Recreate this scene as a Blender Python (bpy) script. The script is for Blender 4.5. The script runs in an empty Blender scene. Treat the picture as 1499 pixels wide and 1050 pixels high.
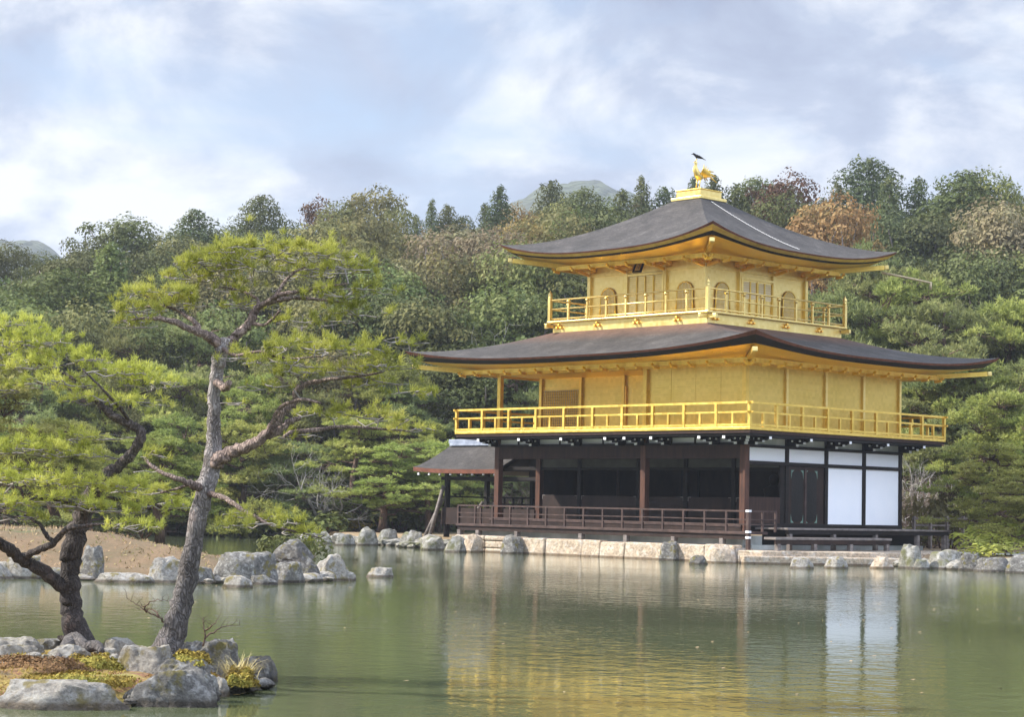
import bpy, bmesh, math, random
import numpy as np
from mathutils import Vector, Matrix, noise

S = bpy.context.scene
COL = S.collection
# ------------------------------------------------------------------ camera
F_PX, PITCH, ROLL, YAW = 3026.2556, 0.0723, 0.0214, 0.8085
CAM = np.array([43.4907, -52.1086, 1.583])
FW = np.array([-math.sin(YAW)*math.cos(PITCH), math.cos(YAW)*math.cos(PITCH), math.sin(PITCH)])
_r = np.array([math.cos(YAW), math.sin(YAW), 0.0]); _u = np.cross(_r, FW)
RT = math.cos(ROLL)*_r + math.sin(ROLL)*_u
UP = -math.sin(ROLL)*_r + math.cos(ROLL)*_u
cd = bpy.data.cameras.new('camera'); cam = bpy.data.objects.new('camera', cd); COL.objects.link(cam)
cd.sensor_width = 36; cd.lens = F_PX/1499*36; cd.clip_start = 0.5; cd.clip_end = 6000
m = Matrix.Identity(4)
for i in range(3):
    m[i][0], m[i][1], m[i][2], m[i][3] = RT[i], UP[i], -FW[i], CAM[i]
cam.matrix_world = m
S.camera = cam
S.view_settings.view_transform = 'Standard'; S.view_settings.look = 'None'
S.view_settings.gamma = 1; S.view_settings.exposure = 1.22
S.cycles.max_bounces = 6; S.cycles.diffuse_bounces = 3; S.cycles.glossy_bounces = 4
S.cycles.transparent_max_bounces = 6; S.cycles.volume_bounces = 0
S.cycles.sample_clamp_indirect = 6
# ------------------------------------------------------------------ sun + sky
SUN_AZ, SUN_EL = math.radians(227), math.radians(38)
sd = bpy.data.lights.new('sun', 'SUN'); sun = bpy.data.objects.new('sun', sd); COL.objects.link(sun)
sd.energy = 4.0; sd.angle = math.radians(0.6); sd.color = (1.0, 0.945, 0.86)
sv = Vector((math.sin(SUN_AZ)*math.cos(SUN_EL), math.cos(SUN_AZ)*math.cos(SUN_EL), math.sin(SUN_EL)))
sun.rotation_euler = (sv).to_track_quat('Z', 'Y').to_euler()
sun.location = (-20, -30, 60)
W = bpy.data.worlds.new('World'); S.world = W; W.use_nodes = True
nt = W.node_tree; nt.nodes.clear()
def N(t, **k):
    n = nt.nodes.new(t)
    for a, b in k.items(): setattr(n, a, b)
    return n
def LK(a, b): nt.links.new(a, b)
out = N('ShaderNodeOutputWorld'); bg = N('ShaderNodeBackground'); LK(bg.outputs[0], out.inputs[0])
sky = N('ShaderNodeTexSky', sky_type='NISHITA', sun_disc=False, sun_elevation=SUN_EL, sun_rotation=SUN_AZ)
sky.air_density = 1.0; sky.dust_density = 1.0; sky.ozone_density = 1.5
bg.inputs[1].default_value = 0.105
tc = N('ShaderNodeTexCoord')
mp = N('ShaderNodeMapping'); mp.inputs['Scale'].default_value = (6.5, 6.5, 17.0); mp.inputs['Location'].default_value = (1.3, 0.4, 0.2)
LK(tc.outputs['Generated'], mp.inputs[0])
n1 = N('ShaderNodeTexNoise'); n1.inputs['Scale'].default_value = 1.0; n1.inputs['Detail'].default_value = 9; n1.inputs['Roughness'].default_value = 0.55; n1.inputs['Distortion'].default_value = 0.35
LK(mp.outputs[0], n1.inputs['Vector'])
r1 = N('ShaderNodeValToRGB'); r1.color_ramp.elements[0].position = 0.26; r1.color_ramp.elements[1].position = 0.50
LK(n1.outputs[0], r1.inputs[0])
mp2 = N('ShaderNodeMapping'); mp2.inputs['Scale'].default_value = (8.0, 8.0, 14.0); mp2.inputs['Location'].default_value = (7.1, 2.2, 5.0)
LK(tc.outputs['Generated'], mp2.inputs[0])
n2 = N('ShaderNodeTexNoise'); n2.inputs['Scale'].default_value = 1.0; n2.inputs['Detail'].default_value = 9; n2.inputs['Roughness'].default_value = 0.58; n2.inputs['Distortion'].default_value = 0.3
LK(mp2.outputs[0], n2.inputs['Vector'])
r2 = N('ShaderNodeValToRGB')
r2.color_ramp.elements[0].position = 0.36; r2.color_ramp.elements[0].color = (1.8, 2.1, 2.95, 1)
r2.color_ramp.elements[1].position = 0.63; r2.color_ramp.elements[1].color = (4.9, 5.05, 5.3, 1)
e = r2.color_ramp.elements.new(0.50); e.color = (2.5, 2.88, 3.75, 1)
LK(n2.outputs[0], r2.inputs[0])
# thin veil over the blue, then the clouds
veil = N('ShaderNodeMix', data_type='RGBA'); veil.inputs[0].default_value = 0.45
LK(sky.outputs[0], veil.inputs[6]); veil.inputs[7].default_value = (2.0, 2.55, 3.7, 1)
mx = N('ShaderNodeMix', data_type='RGBA'); LK(r1.outputs[0], mx.inputs[0]); LK(veil.outputs[2], mx.inputs[6]); LK(r2.outputs[0], mx.inputs[7])
# clouds are brighter overhead than at the horizon, boosted out of view as added fill light
spx = N('ShaderNodeSeparateXYZ'); LK(tc.outputs['Generated'], spx.inputs[0])
mrz = N('ShaderNodeMapRange', interpolation_type='SMOOTHSTEP'); mrz.inputs[1].default_value = 0.28; mrz.inputs[2].default_value = 0.9; mrz.inputs[3].default_value = 0.79; mrz.inputs[4].default_value = 2.1
LK(spx.outputs[2], mrz.inputs[0])
# eastern sky, out of view, brightened as added fill for the white panels
mrx = N('ShaderNodeMapRange', interpolation_type='SMOOTHSTEP'); mrx.inputs[1].default_value = 0.0; mrx.inputs[2].default_value = 0.75; mrx.inputs[3].default_value = 0.0; mrx.inputs[4].default_value = 1.0; LK(spx.outputs[0], mrx.inputs[0])
mre = N('ShaderNodeMapRange', interpolation_type='SMOOTHSTEP'); mre.inputs[1].default_value = 0.08; mre.inputs[2].default_value = 0.40; mre.inputs[3].default_value = 0.0; mre.inputs[4].default_value = 2.1; LK(spx.outputs[2], mre.inputs[0])
mxe = N('ShaderNodeMath', operation='MULTIPLY_ADD'); LK(mrx.outputs[0], mxe.inputs[0]); LK(mre.outputs[0], mxe.inputs[1]); LK(mrz.outputs[0], mxe.inputs[2])
vm = N('ShaderNodeVectorMath', operation='SCALE'); LK(mx.outputs[2], vm.inputs[0]); LK(mxe.outputs[0], vm.inputs['Scale'])
LK(vm.outputs[0], bg.inputs[0])

# ------------------------------------------------------------------ layout helpers
def ray(px, py):
    return FW*F_PX + RT*(px-749.5) - UP*(py-525)
def at_depth(px, py, d):
    return CAM + ray(px, py)/F_PX*d
def on_z(px, py, z):
    r = ray(px, py); t = (z-CAM[2])/r[2]; return CAM + r*t
rng = np.random.default_rng(7)
random.seed(7)

# ------------------------------------------------------------------ materials
MATS = {}
def new_mat(name):
    m = bpy.data.materials.new(name); m.use_nodes = True; MATS[name] = m
    t = m.node_tree; t.nodes.clear()
    o = t.nodes.new('ShaderNodeOutputMaterial'); b = t.nodes.new('ShaderNodeBsdfPrincipled')
    t.links.new(b.outputs[0], o.inputs[0]); return m, t, b, o
def nd(t, ty, **k):
    n = t.nodes.new(ty)
    for a, v in k.items(): setattr(n, a, v)
    return n
def coord(t, scale=(1, 1, 1), kind='Object', loc=(0, 0, 0)):
    c = nd(t, 'ShaderNodeTexCoord'); mpn = nd(t, 'ShaderNodeMapping'); mpn.inputs['Scale'].default_value = scale; mpn.inputs['Location'].default_value = loc
    t.links.new(c.outputs[kind], mpn.inputs[0]); return mpn.outputs[0]
def noise_n(t, vec, scale, detail=5, rough=0.6, dist=0.0):
    n = nd(t, 'ShaderNodeTexNoise'); n.inputs['Scale'].default_value = scale; n.inputs['Detail'].default_value = detail
    n.inputs['Roughness'].default_value = rough; n.inputs['Distortion'].default_value = dist
    t.links.new(vec, n.inputs['Vector']); return n.outputs[0]
def ramp(t, fac, stops):
    r = nd(t, 'ShaderNodeValToRGB'); el = r.color_ramp.elements
    el[0].position, el[0].color = stops[0][0], (*stops[0][1], 1)
    el[1].position, el[1].color = stops[-1][0], (*stops[-1][1], 1)
    for p_, c_ in stops[1:-1]:
        e_ = el.new(p_); e_.color = (*c_, 1)
    t.links.new(fac, r.inputs[0]); return r.outputs[0]
def mixc(t, fac, a, b, mode='MIX'):
    n = nd(t, 'ShaderNodeMix', data_type='RGBA', blend_type=mode)
    for idx, v in ((0, fac), (6, a), (7, b)):
        if hasattr(v, 'is_output'): t.links.new(v, n.inputs[idx])
        elif idx == 0: n.inputs[0].default_value = v
        else: n.inputs[idx].default_value = (*v, 1)
    return n.outputs[2]
def bump(t, b, h, strength, dist=0.02):
    n = nd(t, 'ShaderNodeBump'); n.inputs['Strength'].default_value = strength; n.inputs['Distance'].default_value = dist
    t.links.new(h, n.inputs['Height']); t.links.new(n.outputs[0], b.inputs['Normal']); return n
def simple(name, c1, c2, scale=3.0, rough=0.7, metal=0.0, stretch=(1, 1, 1), bstr=0.3, bdist=0.02, lo=0.35, hi=0.65, c3=None):
    m, t, b, o = new_mat(name)
    v = coord(t, stretch); f = noise_n(t, v, scale)
    st = [(lo, c1), (hi, c2)] if c3 is None else [(lo, c1), ((lo+hi)/2, c2), (hi, c3)]
    c = ramp(t, f, st); t.links.new(c, b.inputs['Base Color'])
    b.inputs['Roughness'].default_value = rough; b.inputs['Metallic'].default_value = metal; b.inputs['Specular IOR Level'].default_value = 0.25
    if bstr: bump(t, b, noise_n(t, v, scale*4, 6), bstr, bdist)
    return m

def gold_mat(name, plank=False, c1=(0.78, 0.52, 0.13), c2=(0.95, 0.72, 0.28), rough=0.42):
    m, t, b, o = new_mat(name)
    v = coord(t)
    vo = nd(t, 'ShaderNodeTexVoronoi', distance='CHEBYCHEV'); vo.inputs['Scale'].default_value = 8.0; vo.inputs['Randomness'].default_value = 0.25
    t.links.new(v, vo.inputs['Vector'])
    sep = nd(t, 'ShaderNodeSeparateColor'); t.links.new(vo.outputs['Color'], sep.inputs[0])
    big = noise_n(t, v, 0.9, 4)
    ad = nd(t, 'ShaderNodeMath', operation='MULTIPLY_ADD'); t.links.new(sep.outputs[0], ad.inputs[0]); ad.inputs[1].default_value = 0.35; t.links.new(big, ad.inputs[2])
    c = ramp(t, ad.outputs[0], [(0.35, c1), (0.95, c2)])
    t.links.new(c, b.inputs['Base Color'])
    rr = nd(t, 'ShaderNodeMapRange'); rr.inputs[1].default_value = 0.3; rr.inputs[2].default_value = 1.0; rr.inputs[3].default_value = rough-0.06; rr.inputs[4].default_value = rough+0.1
    t.links.new(ad.outputs[0], rr.inputs[0]); t.links.new(rr.outputs[0], b.inputs['Roughness'])
    b.inputs['Metallic'].default_value = 0.82
    h = noise_n(t, v, 14, 5)
    if plank:
        wv = nd(t, 'ShaderNodeTexWave', wave_type='BANDS', bands_direction='Z', wave_profile='SAW'); wv.inputs['Scale'].default_value = 1.25; wv.inputs['Distortion'].default_value = 0.15; wv.inputs['Detail'].default_value = 1
        t.links.new(v, wv.inputs['Vector'])
        mm = nd(t, 'ShaderNodeMath', operation='MULTIPLY_ADD'); t.links.new(wv.outputs[1], mm.inputs[0]); mm.inputs[1].default_value = 0.8; t.links.new(h, mm.inputs[2]); h = mm.outputs[0]
    bump(t, b, h, 0.35, 0.012)
    return m
gold_mat('gold_leaf', c1=(0.68, 0.46, 0.08), c2=(0.88, 0.64, 0.16)); gold_mat('gold_soffit', c1=(0.85, 0.55, 0.07), c2=(0.97, 0.70, 0.15), rough=0.32); gold_mat('gold_plank', True, c1=(0.62, 0.43, 0.085), c2=(0.80, 0.59, 0.16), rough=0.34)
gold_mat('gold_pale', c1=(0.76, 0.55, 0.155), c2=(0.92, 0.73, 0.29), rough=0.33)
gold_mat('gold_pale_plank', True, c1=(0.70, 0.54, 0.21), c2=(0.86, 0.72, 0.36))
gold_mat('gold_deep', c1=(0.85, 0.45, 0.06), c2=(0.95, 0.62, 0.14), rough=0.3)
simple('lattice_wood', (0.42, 0.33, 0.2), (0.55, 0.45, 0.28), 6, 0.6, 0.3)
simple('lattice_back', (0.82, 0.74, 0.54), (0.88, 0.80, 0.60), 6, 0.7)
def bark_mat():
    m, t, b, o = new_mat('roof_bark')
    v = coord(t)
    a = noise_n(t, v, 1.1, 6, 0.65, 0.4); f = noise_n(t, v, 11, 7, 0.8); st = noise_n(t, coord(t, (1, 1, 7)), 3.0, 6, 0.7)
    base = ramp(t, a, [(0.3, (0.027, 0.025, 0.023)), (0.55, (0.055, 0.051, 0.048)), (0.75, (0.105, 0.099, 0.093))])
    c = mixc(t, 0.75, base, ramp(t, f, [(0.36, (0.3, 0.28, 0.27)), (0.64, (1.45, 1.4, 1.38))]), 'MULTIPLY')
    c = mixc(t, 0.6, c, ramp(t, st, [(0.35, (0.45, 0.43, 0.42)), (0.65, (1.35, 1.3, 1.26))]), 'MULTIPLY')
    # rusty run-off below the gilt skirt of the top storey
    g = nd(t, 'ShaderNodeNewGeometry'); sp = nd(t, 'ShaderNodeSeparateXYZ'); t.links.new(g.outputs['Position'], sp.inputs[0])
    mr = nd(t, 'ShaderNodeMapRange'); mr.inputs[1].default_value = 7.45; mr.inputs[2].default_value = 7.95; t.links.new(sp.outputs[2], mr.inputs[0])
    lt = nd(t, 'ShaderNodeMath', operation='LESS_THAN'); t.links.new(sp.outputs[2], lt.inputs[0]); lt.inputs[1].default_value = 8.6
    mu = nd(t, 'ShaderNodeMath', operation='MULTIPLY'); t.links.new(mr.outputs[0], mu.inputs[0]); t.links.new(lt.outputs[0], mu.inputs[1])
    m2 = nd(t, 'ShaderNodeMath', operation='MULTIPLY'); t.links.new(mu.outputs[0], m2.inputs[0]); t.links.new(a, m2.inputs[1])
    c = mixc(t, m2.outputs[0], c, (0.20, 0.085, 0.045))
    t.links.new(c, b.inputs['Base Color']); b.inputs['Roughness'].default_value = 0.9
    bump(t, b, f, 0.5, 0.03)
bark_mat()
simple('bark_edge', (0.10, 0.035, 0.02), (0.17, 0.06, 0.035), 5, 0.7)
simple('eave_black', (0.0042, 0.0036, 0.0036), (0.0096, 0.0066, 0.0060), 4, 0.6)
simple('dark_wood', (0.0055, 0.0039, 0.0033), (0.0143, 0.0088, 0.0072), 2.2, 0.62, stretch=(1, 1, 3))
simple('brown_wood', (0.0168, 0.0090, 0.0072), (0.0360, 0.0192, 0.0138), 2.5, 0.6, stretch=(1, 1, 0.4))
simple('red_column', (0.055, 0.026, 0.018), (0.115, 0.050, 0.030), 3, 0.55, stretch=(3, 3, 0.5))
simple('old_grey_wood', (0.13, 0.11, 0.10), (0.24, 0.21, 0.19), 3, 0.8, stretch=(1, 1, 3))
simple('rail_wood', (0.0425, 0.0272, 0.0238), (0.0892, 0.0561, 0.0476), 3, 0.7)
simple('white_plaster', (0.86, 0.88, 0.91), (0.90, 0.91, 0.93), 1.2, 0.8, bstr=0.08)
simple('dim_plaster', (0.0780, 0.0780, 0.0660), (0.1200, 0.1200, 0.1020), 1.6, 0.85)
simple('grey_plaster', (0.42, 0.45, 0.42), (0.62, 0.64, 0.62), 1.6, 0.85, stretch=(1, 1, 0.3))
simple('white_tip', (0.75, 0.76, 0.78), (0.82, 0.82, 0.82), 2, 0.5, bstr=0)
simple('black_lacquer', (0.0056, 0.0056, 0.0056), (0.0105, 0.0084, 0.0084), 2, 0.35)
simple('ridge_tile', (0.20, 0.23, 0.30), (0.34, 0.38, 0.46), 4, 0.5)
simple('verdigris', (0.10, 0.19, 0.15), (0.2, 0.3, 0.24), 8, 0.7)
simple('board_brown', (0.0245, 0.0119, 0.0091), (0.0490, 0.0238, 0.0161), 2.0, 0.65, stretch=(4, 4, 0.4))
simple('crow_black', (0.010, 0.011, 0.016), (0.02, 0.022, 0.03), 9, 0.4, bstr=0)
simple('braid_wire', (0.55, 0.55, 0.53), (0.75, 0.75, 0.73), 20, 0.5)

def rock_mat(name, c1, c2, c3, lich=(0.46, 0.45, 0.42), moss=None, sc=2.2, wet=True):
    m, t, b, o = new_mat(name)
    v = coord(t); a = noise_n(t, v, sc, 8, 0.68, 0.3); f = noise_n(t, v, sc*7, 8, 0.75)
    c = ramp(t, a, [(0.3, tuple(x*y for x, y in zip(c1, (1.03, 1, .9)))), (0.5, tuple(x*y for x, y in zip(c2, (1.03, 1, .9)))), (0.68, tuple(x*y for x, y in zip(c3, (1.03, 1, .9))))])
    c = mixc(t, 0.75, c, ramp(t, f, [(0.34, (0.3, 0.3, 0.3)), (0.48, (0.8, 0.8, 0.8)), (0.66, (1.45, 1.43, 1.38))]), 'MULTIPLY')
    vo = nd(t, 'ShaderNodeTexVoronoi', feature='DISTANCE_TO_EDGE'); vo.inputs['Scale'].default_value = sc*1.1
    wp = nd(t, 'ShaderNodeMix', data_type='RGBA'); wp.inputs[0].default_value = 0.25; t.links.new(v, wp.inputs[6])
    nn = nd(t, 'ShaderNodeTexNoise'); nn.inputs['Scale'].default_value = 3; t.links.new(v, nn.inputs['Vector']); t.links.new(nn.outputs['Color'], wp.inputs[7]); t.links.new(wp.outputs[2], vo.inputs['Vector'])
    cr = ramp(t, vo.outputs[0], [(0.0, (0.45, 0.44, 0.42)), (0.05, (1, 1, 1))]); c = mixc(t, ramp(t, nn.outputs[0], [(0.5, (0, 0, 0)), (0.62, (0.45, 0.45, 0.45))]), c, cr, 'MULTIPLY')
    li = noise_n(t, coord(t, loc=(5, 3, 1)), sc*3.1, 7, 0.7)
    c = mixc(t, ramp(t, li, [(0.5, (0, 0, 0)), (0.66, (0.8, 0.8, 0.8))]), c, lich)
    if moss:
        g = nd(t, 'ShaderNodeNewGeometry'); sp = nd(t, 'ShaderNodeSeparateXYZ'); t.links.new(g.outputs['Position'], sp.inputs[0])
        mo = noise_n(t, coord(t, loc=(1, 9, 4)), sc*1.3, 6, 0.6)
        c = mixc(t, ramp(t, mo, [(0.55, (0, 0, 0)), (0.63, (0.9, 0.9, 0.9))]), c, moss)
    if wet:   # tide line: real dark wet band just above the pond
        g = nd(t, 'ShaderNodeNewGeometry'); sp = nd(t, 'ShaderNodeSeparateXYZ'); t.links.new(g.outputs['Position'], sp.inputs[0])
        ad = nd(t, 'ShaderNodeMath', operation='MULTIPLY_ADD'); t.links.new(f, ad.inputs[0]); ad.inputs[1].default_value = -0.08; t.links.new(sp.outputs[2], ad.inputs[2])
        w = ramp(t, ad.outputs[0], [(0.0, (0.35, 0.3, 0.25)), (0.03, (1, 1, 1))]); c = mixc(t, 1.0, c, w, 'MULTIPLY')
    t.links.new(c, b.inputs['Base Color']); b.inputs['Roughness'].default_value = 0.85
    s = nd(t, 'ShaderNodeMath', operation='ADD'); t.links.new(f, s.inputs[0]); t.links.new(li, s.inputs[1])
    bump(t, b, s.outputs[0], 1.0, 0.05)
    return m
rock_mat('rock_grey', (0.08, 0.078, 0.08), (0.17, 0.165, 0.165), (0.29, 0.28, 0.27), moss=(0.17, 0.14, 0.03), sc=3.5)
rock_mat('rock_pale', (0.18, 0.17, 0.16), (0.33, 0.31, 0.295), (0.48, 0.46, 0.43), moss=(0.2, 0.16, 0.05), sc=3.0)
rock_mat('rock_dark', (0.05, 0.05, 0.055), (0.11, 0.105, 0.105), (0.2, 0.19, 0.18), lich=(0.35, 0.34, 0.31), moss=(0.15, 0.13, 0.03), sc=3.0)
rock_mat('rock_pink', (0.34, 0.26, 0.20), (0.48, 0.39, 0.31), (0.60, 0.53, 0.45), lich=(0.6, 0.56, 0.5), sc=1.6)
rock_mat('rock_far', (0.12, 0.12, 0.11), (0.22, 0.215, 0.2), (0.35, 0.33, 0.31), moss=(0.12, 0.12, 0.04), sc=1.2)
simple('terrace_stone', (0.42, 0.36, 0.31), (0.62, 0.55, 0.48), 2.0, 0.85, bstr=0.5, bdist=0.03)
simple('step_stone', (0.30, 0.25, 0.22), (0.44, 0.38, 0.34), 2.0, 0.85, bstr=0.5, bdist=0.03)
simple('wall_block', (0.44, 0.35, 0.28), (0.64, 0.56, 0.47), 1.0, 0.85, bstr=0.4, bdist=0.05)
simple('mortar', (0.22, 0.2, 0.17), (0.4, 0.36, 0.32), 2.0, 0.9)
simple('gravel', (0.55, 0.53, 0.49), (0.70, 0.68, 0.63), 30, 0.95)
simple('moss_gold', (0.16, 0.11, 0.025), (0.30, 0.22, 0.04), 5, 0.95, bstr=0.8, bdist=0.03, c3=(0.26, 0.24, 0.05))
simple('moss_red', (0.15, 0.09, 0.045), (0.25, 0.14, 0.06), 8, 0.95, bstr=0.8, bdist=0.03)
simple('moss_tips', (0.22, 0.10, 0.05), (0.34, 0.24, 0.05), 1.8, 0.95, bstr=0, lo=.4, hi=.6, c3=(0.22, 0.22, 0.05))
simple('dry_grass_tips', (0.30, 0.20, 0.11), (0.42, 0.30, 0.17), 0.8, 0.95, bstr=0, lo=.4, hi=.6, c3=(0.24, 0.22, 0.08))
simple('straw', (0.42, 0.34, 0.14), (0.6, 0.5, 0.25), 3, 0.8, bstr=0)

def ground_mat():
    m, t, b, o = new_mat('earth')
    v = coord(t); a = noise_n(t, v, 0.5, 8, 0.65); f = noise_n(t, v, 9, 6, 0.7)
    c = ramp(t, a, [(0.3, (0.10, 0.10, 0.035)), (0.45, (0.21, 0.15, 0.08)), (0.7, (0.33, 0.22, 0.13))])
    c = mixc(t, 0.6, c, ramp(t, f, [(0.3, (0.55, 0.55, 0.5)), (0.7, (1.3, 1.3, 1.25))]), 'MULTIPLY')
    t.links.new(c, b.inputs['Base Color']); b.inputs['Roughness'].default_value = 0.95
    bump(t, b, f, 0.6, 0.05)
ground_mat()
def islet_mat():
    m, t, b, o = new_mat('islet_earth')
    v = coord(t); a = noise_n(t, v, 0.7, 10, 0.72); f = noise_n(t, v, 11, 6, 0.75)
    c = ramp(t, a, [(0.3, (0.085, 0.09, 0.03)), (0.44, (0.13, 0.088, 0.042)), (0.58, (0.17, 0.108, 0.055)), (0.75, (0.21, 0.155, 0.085))])
    c = mixc(t, 0.6, c, ramp(t, f, [(0.3, (0.5, 0.5, 0.48)), (0.7, (1.3, 1.3, 1.25))]), 'MULTIPLY')
    t.links.new(c, b.inputs['Base Color']); b.inputs['Roughness'].default_value = 0.95
    bump(t, b, f, 0.7, 0.04)
islet_mat()
def near_ground_mat():
    m, t, b, o = new_mat('mossy_earth')
    v = coord(t); a = noise_n(t, v, 1.6, 8, 0.7, 0.4); f = noise_n(t, v, 22, 6, 0.75); g2 = noise_n(t, coord(t, loc=(4, 4, 4)), 2.3, 7, 0.7)
    c = ramp(t, a, [(0.32, (0.12, 0.085, 0.05)), (0.45, (0.30, 0.20, 0.055)), (0.55, (0.34, 0.26, 0.07)), (0.68, (0.22, 0.20, 0.06))])
    c = mixc(t, ramp(t, g2, [(0.5, (0, 0, 0)), (0.58, (0.9, 0.9, 0.9))]), c, (0.24, 0.105, 0.06))
    c = mixc(t, 0.8, c, ramp(t, f, [(0.35, (0.35, 0.35, 0.33)), (0.65, (1.4, 1.4, 1.3))]), 'MULTIPLY')
    t.links.new(c, b.inputs['Base Color']); b.inputs['Roughness'].default_value = 0.95
    bump(t, b, f, 1.0, 0.03)
near_ground_mat()
def forest_floor_mat():
    m, t, b, o = new_mat('forest_floor')
    v = coord(t); a = noise_n(t, v, 0.25, 8, 0.7)
    c = ramp(t, a, [(0.3, (0.025, 0.035, 0.012)), (0.55, (0.05, 0.065, 0.02)), (0.75, (0.085, 0.075, 0.03))])
    t.links.new(c, b.inputs['Base Color']); b.inputs['Roughness'].default_value = 1.0
    bump(t, b, noise_n(t, v, 2.5, 6), 1.0, 0.4)
forest_floor_mat()
def hill_mat():
    m, t, b, o = new_mat('wooded_hill')
    v = coord(t); a = noise_n(t, v, 0.02, 6, 0.7); vo = nd(t, 'ShaderNodeTexVoronoi'); vo.inputs['Scale'].default_value = 0.16; t.links.new(v, vo.inputs['Vector'])
    c = ramp(t, a, [(0.3, (0.03, 0.045, 0.022)), (0.5, (0.05, 0.062, 0.03)), (0.7, (0.08, 0.08, 0.04))])
    c = mixc(t, 0.7, c, ramp(t, vo.outputs[0], [(0.0, (1.5, 1.5, 1.4)), (0.8, (0.35, 0.4, 0.35))]), 'MULTIPLY')
    t.links.new(c, b.inputs['Base Color']); b.inputs['Roughness'].default_value = 1.0
    bump(t, b, vo.outputs[0], 1.0, -3.0)
hill_mat()
def water_mat():
    m, t, b, o = new_mat('pond_water')
    v = coord(t); 
    a = noise_n(t, v, 0.08, 3)
    c = ramp(t, a, [(0.35, (0.072, 0.086, 0.042)), (0.65, (0.10, 0.115, 0.058))]); t.links.new(c, b.inputs['Base Color'])
    b.inputs['Roughness'].default_value = 0.035; b.inputs['IOR'].default_value = 1.33
    f1 = noise_n(t, coord(t, (1, 1, 1)), 2.6, 3, 0.5); f2 = noise_n(t, coord(t, (1, 1, 1), loc=(3, 1, 0)), 9.0, 3, 0.55)
    pt = noise_n(t, v, 0.11, 3, 0.5, 0.4)
    k = nd(t, 'ShaderNodeMapRange'); k.inputs[1].default_value = 0.38; k.inputs[2].default_value = 0.66; k.inputs[3].default_value = 0.35; k.inputs[4].default_value = 1.15; t.links.new(pt, k.inputs[0])
    ad = nd(t, 'ShaderNodeMath', operation='MULTIPLY_ADD'); t.links.new(f2, ad.inputs[0]); ad.inputs[1].default_value = 0.3; t.links.new(f1, ad.inputs[2])
    mu = nd(t, 'ShaderNodeMath', operation='MULTIPLY'); t.links.new(ad.outputs[0], mu.inputs[0]); t.links.new(k.outputs[0], mu.inputs[1])
    bump(t, b, mu.outputs[0], 1.0, 0.0085)
water_mat()

def haze_mat():
    m = bpy.data.materials.new('haze_air'); m.use_nodes = True; MATS['haze_air'] = m; t = m.node_tree; t.nodes.clear()
    o = t.nodes.new('ShaderNodeOutputMaterial'); p_ = t.nodes.new('ShaderNodeVolumePrincipled'); p_.inputs['Density'].default_value = 0.0003; p_.inputs['Color'].default_value = (0.80, 0.87, 0.97, 1); p_.inputs['Anisotropy'].default_value = 0.2
    t.links.new(p_.outputs[0], o.inputs['Volume'])
haze_mat()
def foliage_mat(name, c1, c2, c3, trans=0.25, sc=0.9, varh=0.06):
    m, t, b, o = new_mat(name)
    v = coord(t); a = noise_n(t, v, sc, 4, 0.6); f = noise_n(t, v, sc*9, 3, 0.6)
    c = ramp(t, a, [(0.32, c1), (0.5, c2), (0.68, c3)])
    c = mixc(t, 0.6, c, ramp(t, f, [(0.32, (0.75, 0.78, 0.78)), (0.68, (1.28, 1.24, 1.15))]), 'MULTIPLY')
    oi = nd(t, 'ShaderNodeObjectInfo'); hs = nd(t, 'ShaderNodeHueSaturation')
    mh = nd(t, 'ShaderNodeMapRange'); mh.inputs[3].default_value = 0.5-varh*0.5; mh.inputs[4].default_value = 0.5+varh*0.35; t.links.new(oi.outputs['Random'], mh.inputs[0]); t.links.new(mh.outputs[0], hs.inputs['Hue'])
    mv = nd(t, 'ShaderNodeMath', operation='MULTIPLY'); t.links.new(oi.outputs['Random'], mv.inputs[0]); mv.inputs[1].default_value = 7.31
    fr = nd(t, 'ShaderNodeMath', operation='FRACT'); t.links.new(mv.outputs[0], fr.inputs[0])
    m2 = nd(t, 'ShaderNodeMapRange'); m2.inputs[3].default_value = 0.78; m2.inputs[4].default_value = 1.22; t.links.new(fr.outputs[0], m2.inputs[0]); t.links.new(m2.outputs[0], hs.inputs['Value'])
    t.links.new(c, hs.inputs['Color']); t.links.new(hs.outputs[0], b.inputs['Base Color'])
    b.inputs['Roughness'].default_value = 0.6; b.inputs['Specular IOR Level'].default_value = 0.15
    if trans:
        trans = trans+0.1; tr = nd(t, 'ShaderNodeBsdfTranslucent'); t.links.new(hs.outputs[0], tr.inputs[0]); mxs = nd(t, 'ShaderNodeMixShader'); mxs.inputs[0].default_value = trans
        t.links.new(b.outputs[0], mxs.inputs[1]); t.links.new(tr.outputs[0], mxs.inputs[2]); t.links.new(mxs.outputs[0], o.inputs[0])
    return m
foliage_mat('needles_near', (0.27, 0.30, 0.06), (0.46, 0.48, 0.10), (0.64, 0.62, 0.17), 0.3, 1.5, 0.02)
foliage_mat('needles_light', (0.17, 0.20, 0.055), (0.29, 0.32, 0.085), (0.40, 0.41, 0.13), 0.25, 0.5)
foliage_mat('needles_blue', (0.14, 0.165, 0.06), (0.23, 0.26, 0.095), (0.33, 0.345, 0.14), 0.2, 0.5)
foliage_mat('leaf_dark', (0.079, 0.096, 0.026), (0.095, 0.111, 0.034), (0.11, 0.12, 0.05), 0.12, 0.6)
foliage_mat('leaf_green', (0.075, 0.105, 0.035), (0.135, 0.165, 0.05), (0.21, 0.225, 0.075), 0.2, 0.6)
foliage_mat('leaf_olive', (0.095, 0.1, 0.038), (0.17, 0.165, 0.06), (0.25, 0.225, 0.08), 0.2, 0.5)
foliage_mat('leaf_tan', (0.13, 0.115, 0.06), (0.21, 0.18, 0.1), (0.25, 0.235, 0.115), 0.2, 0.5)
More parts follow.
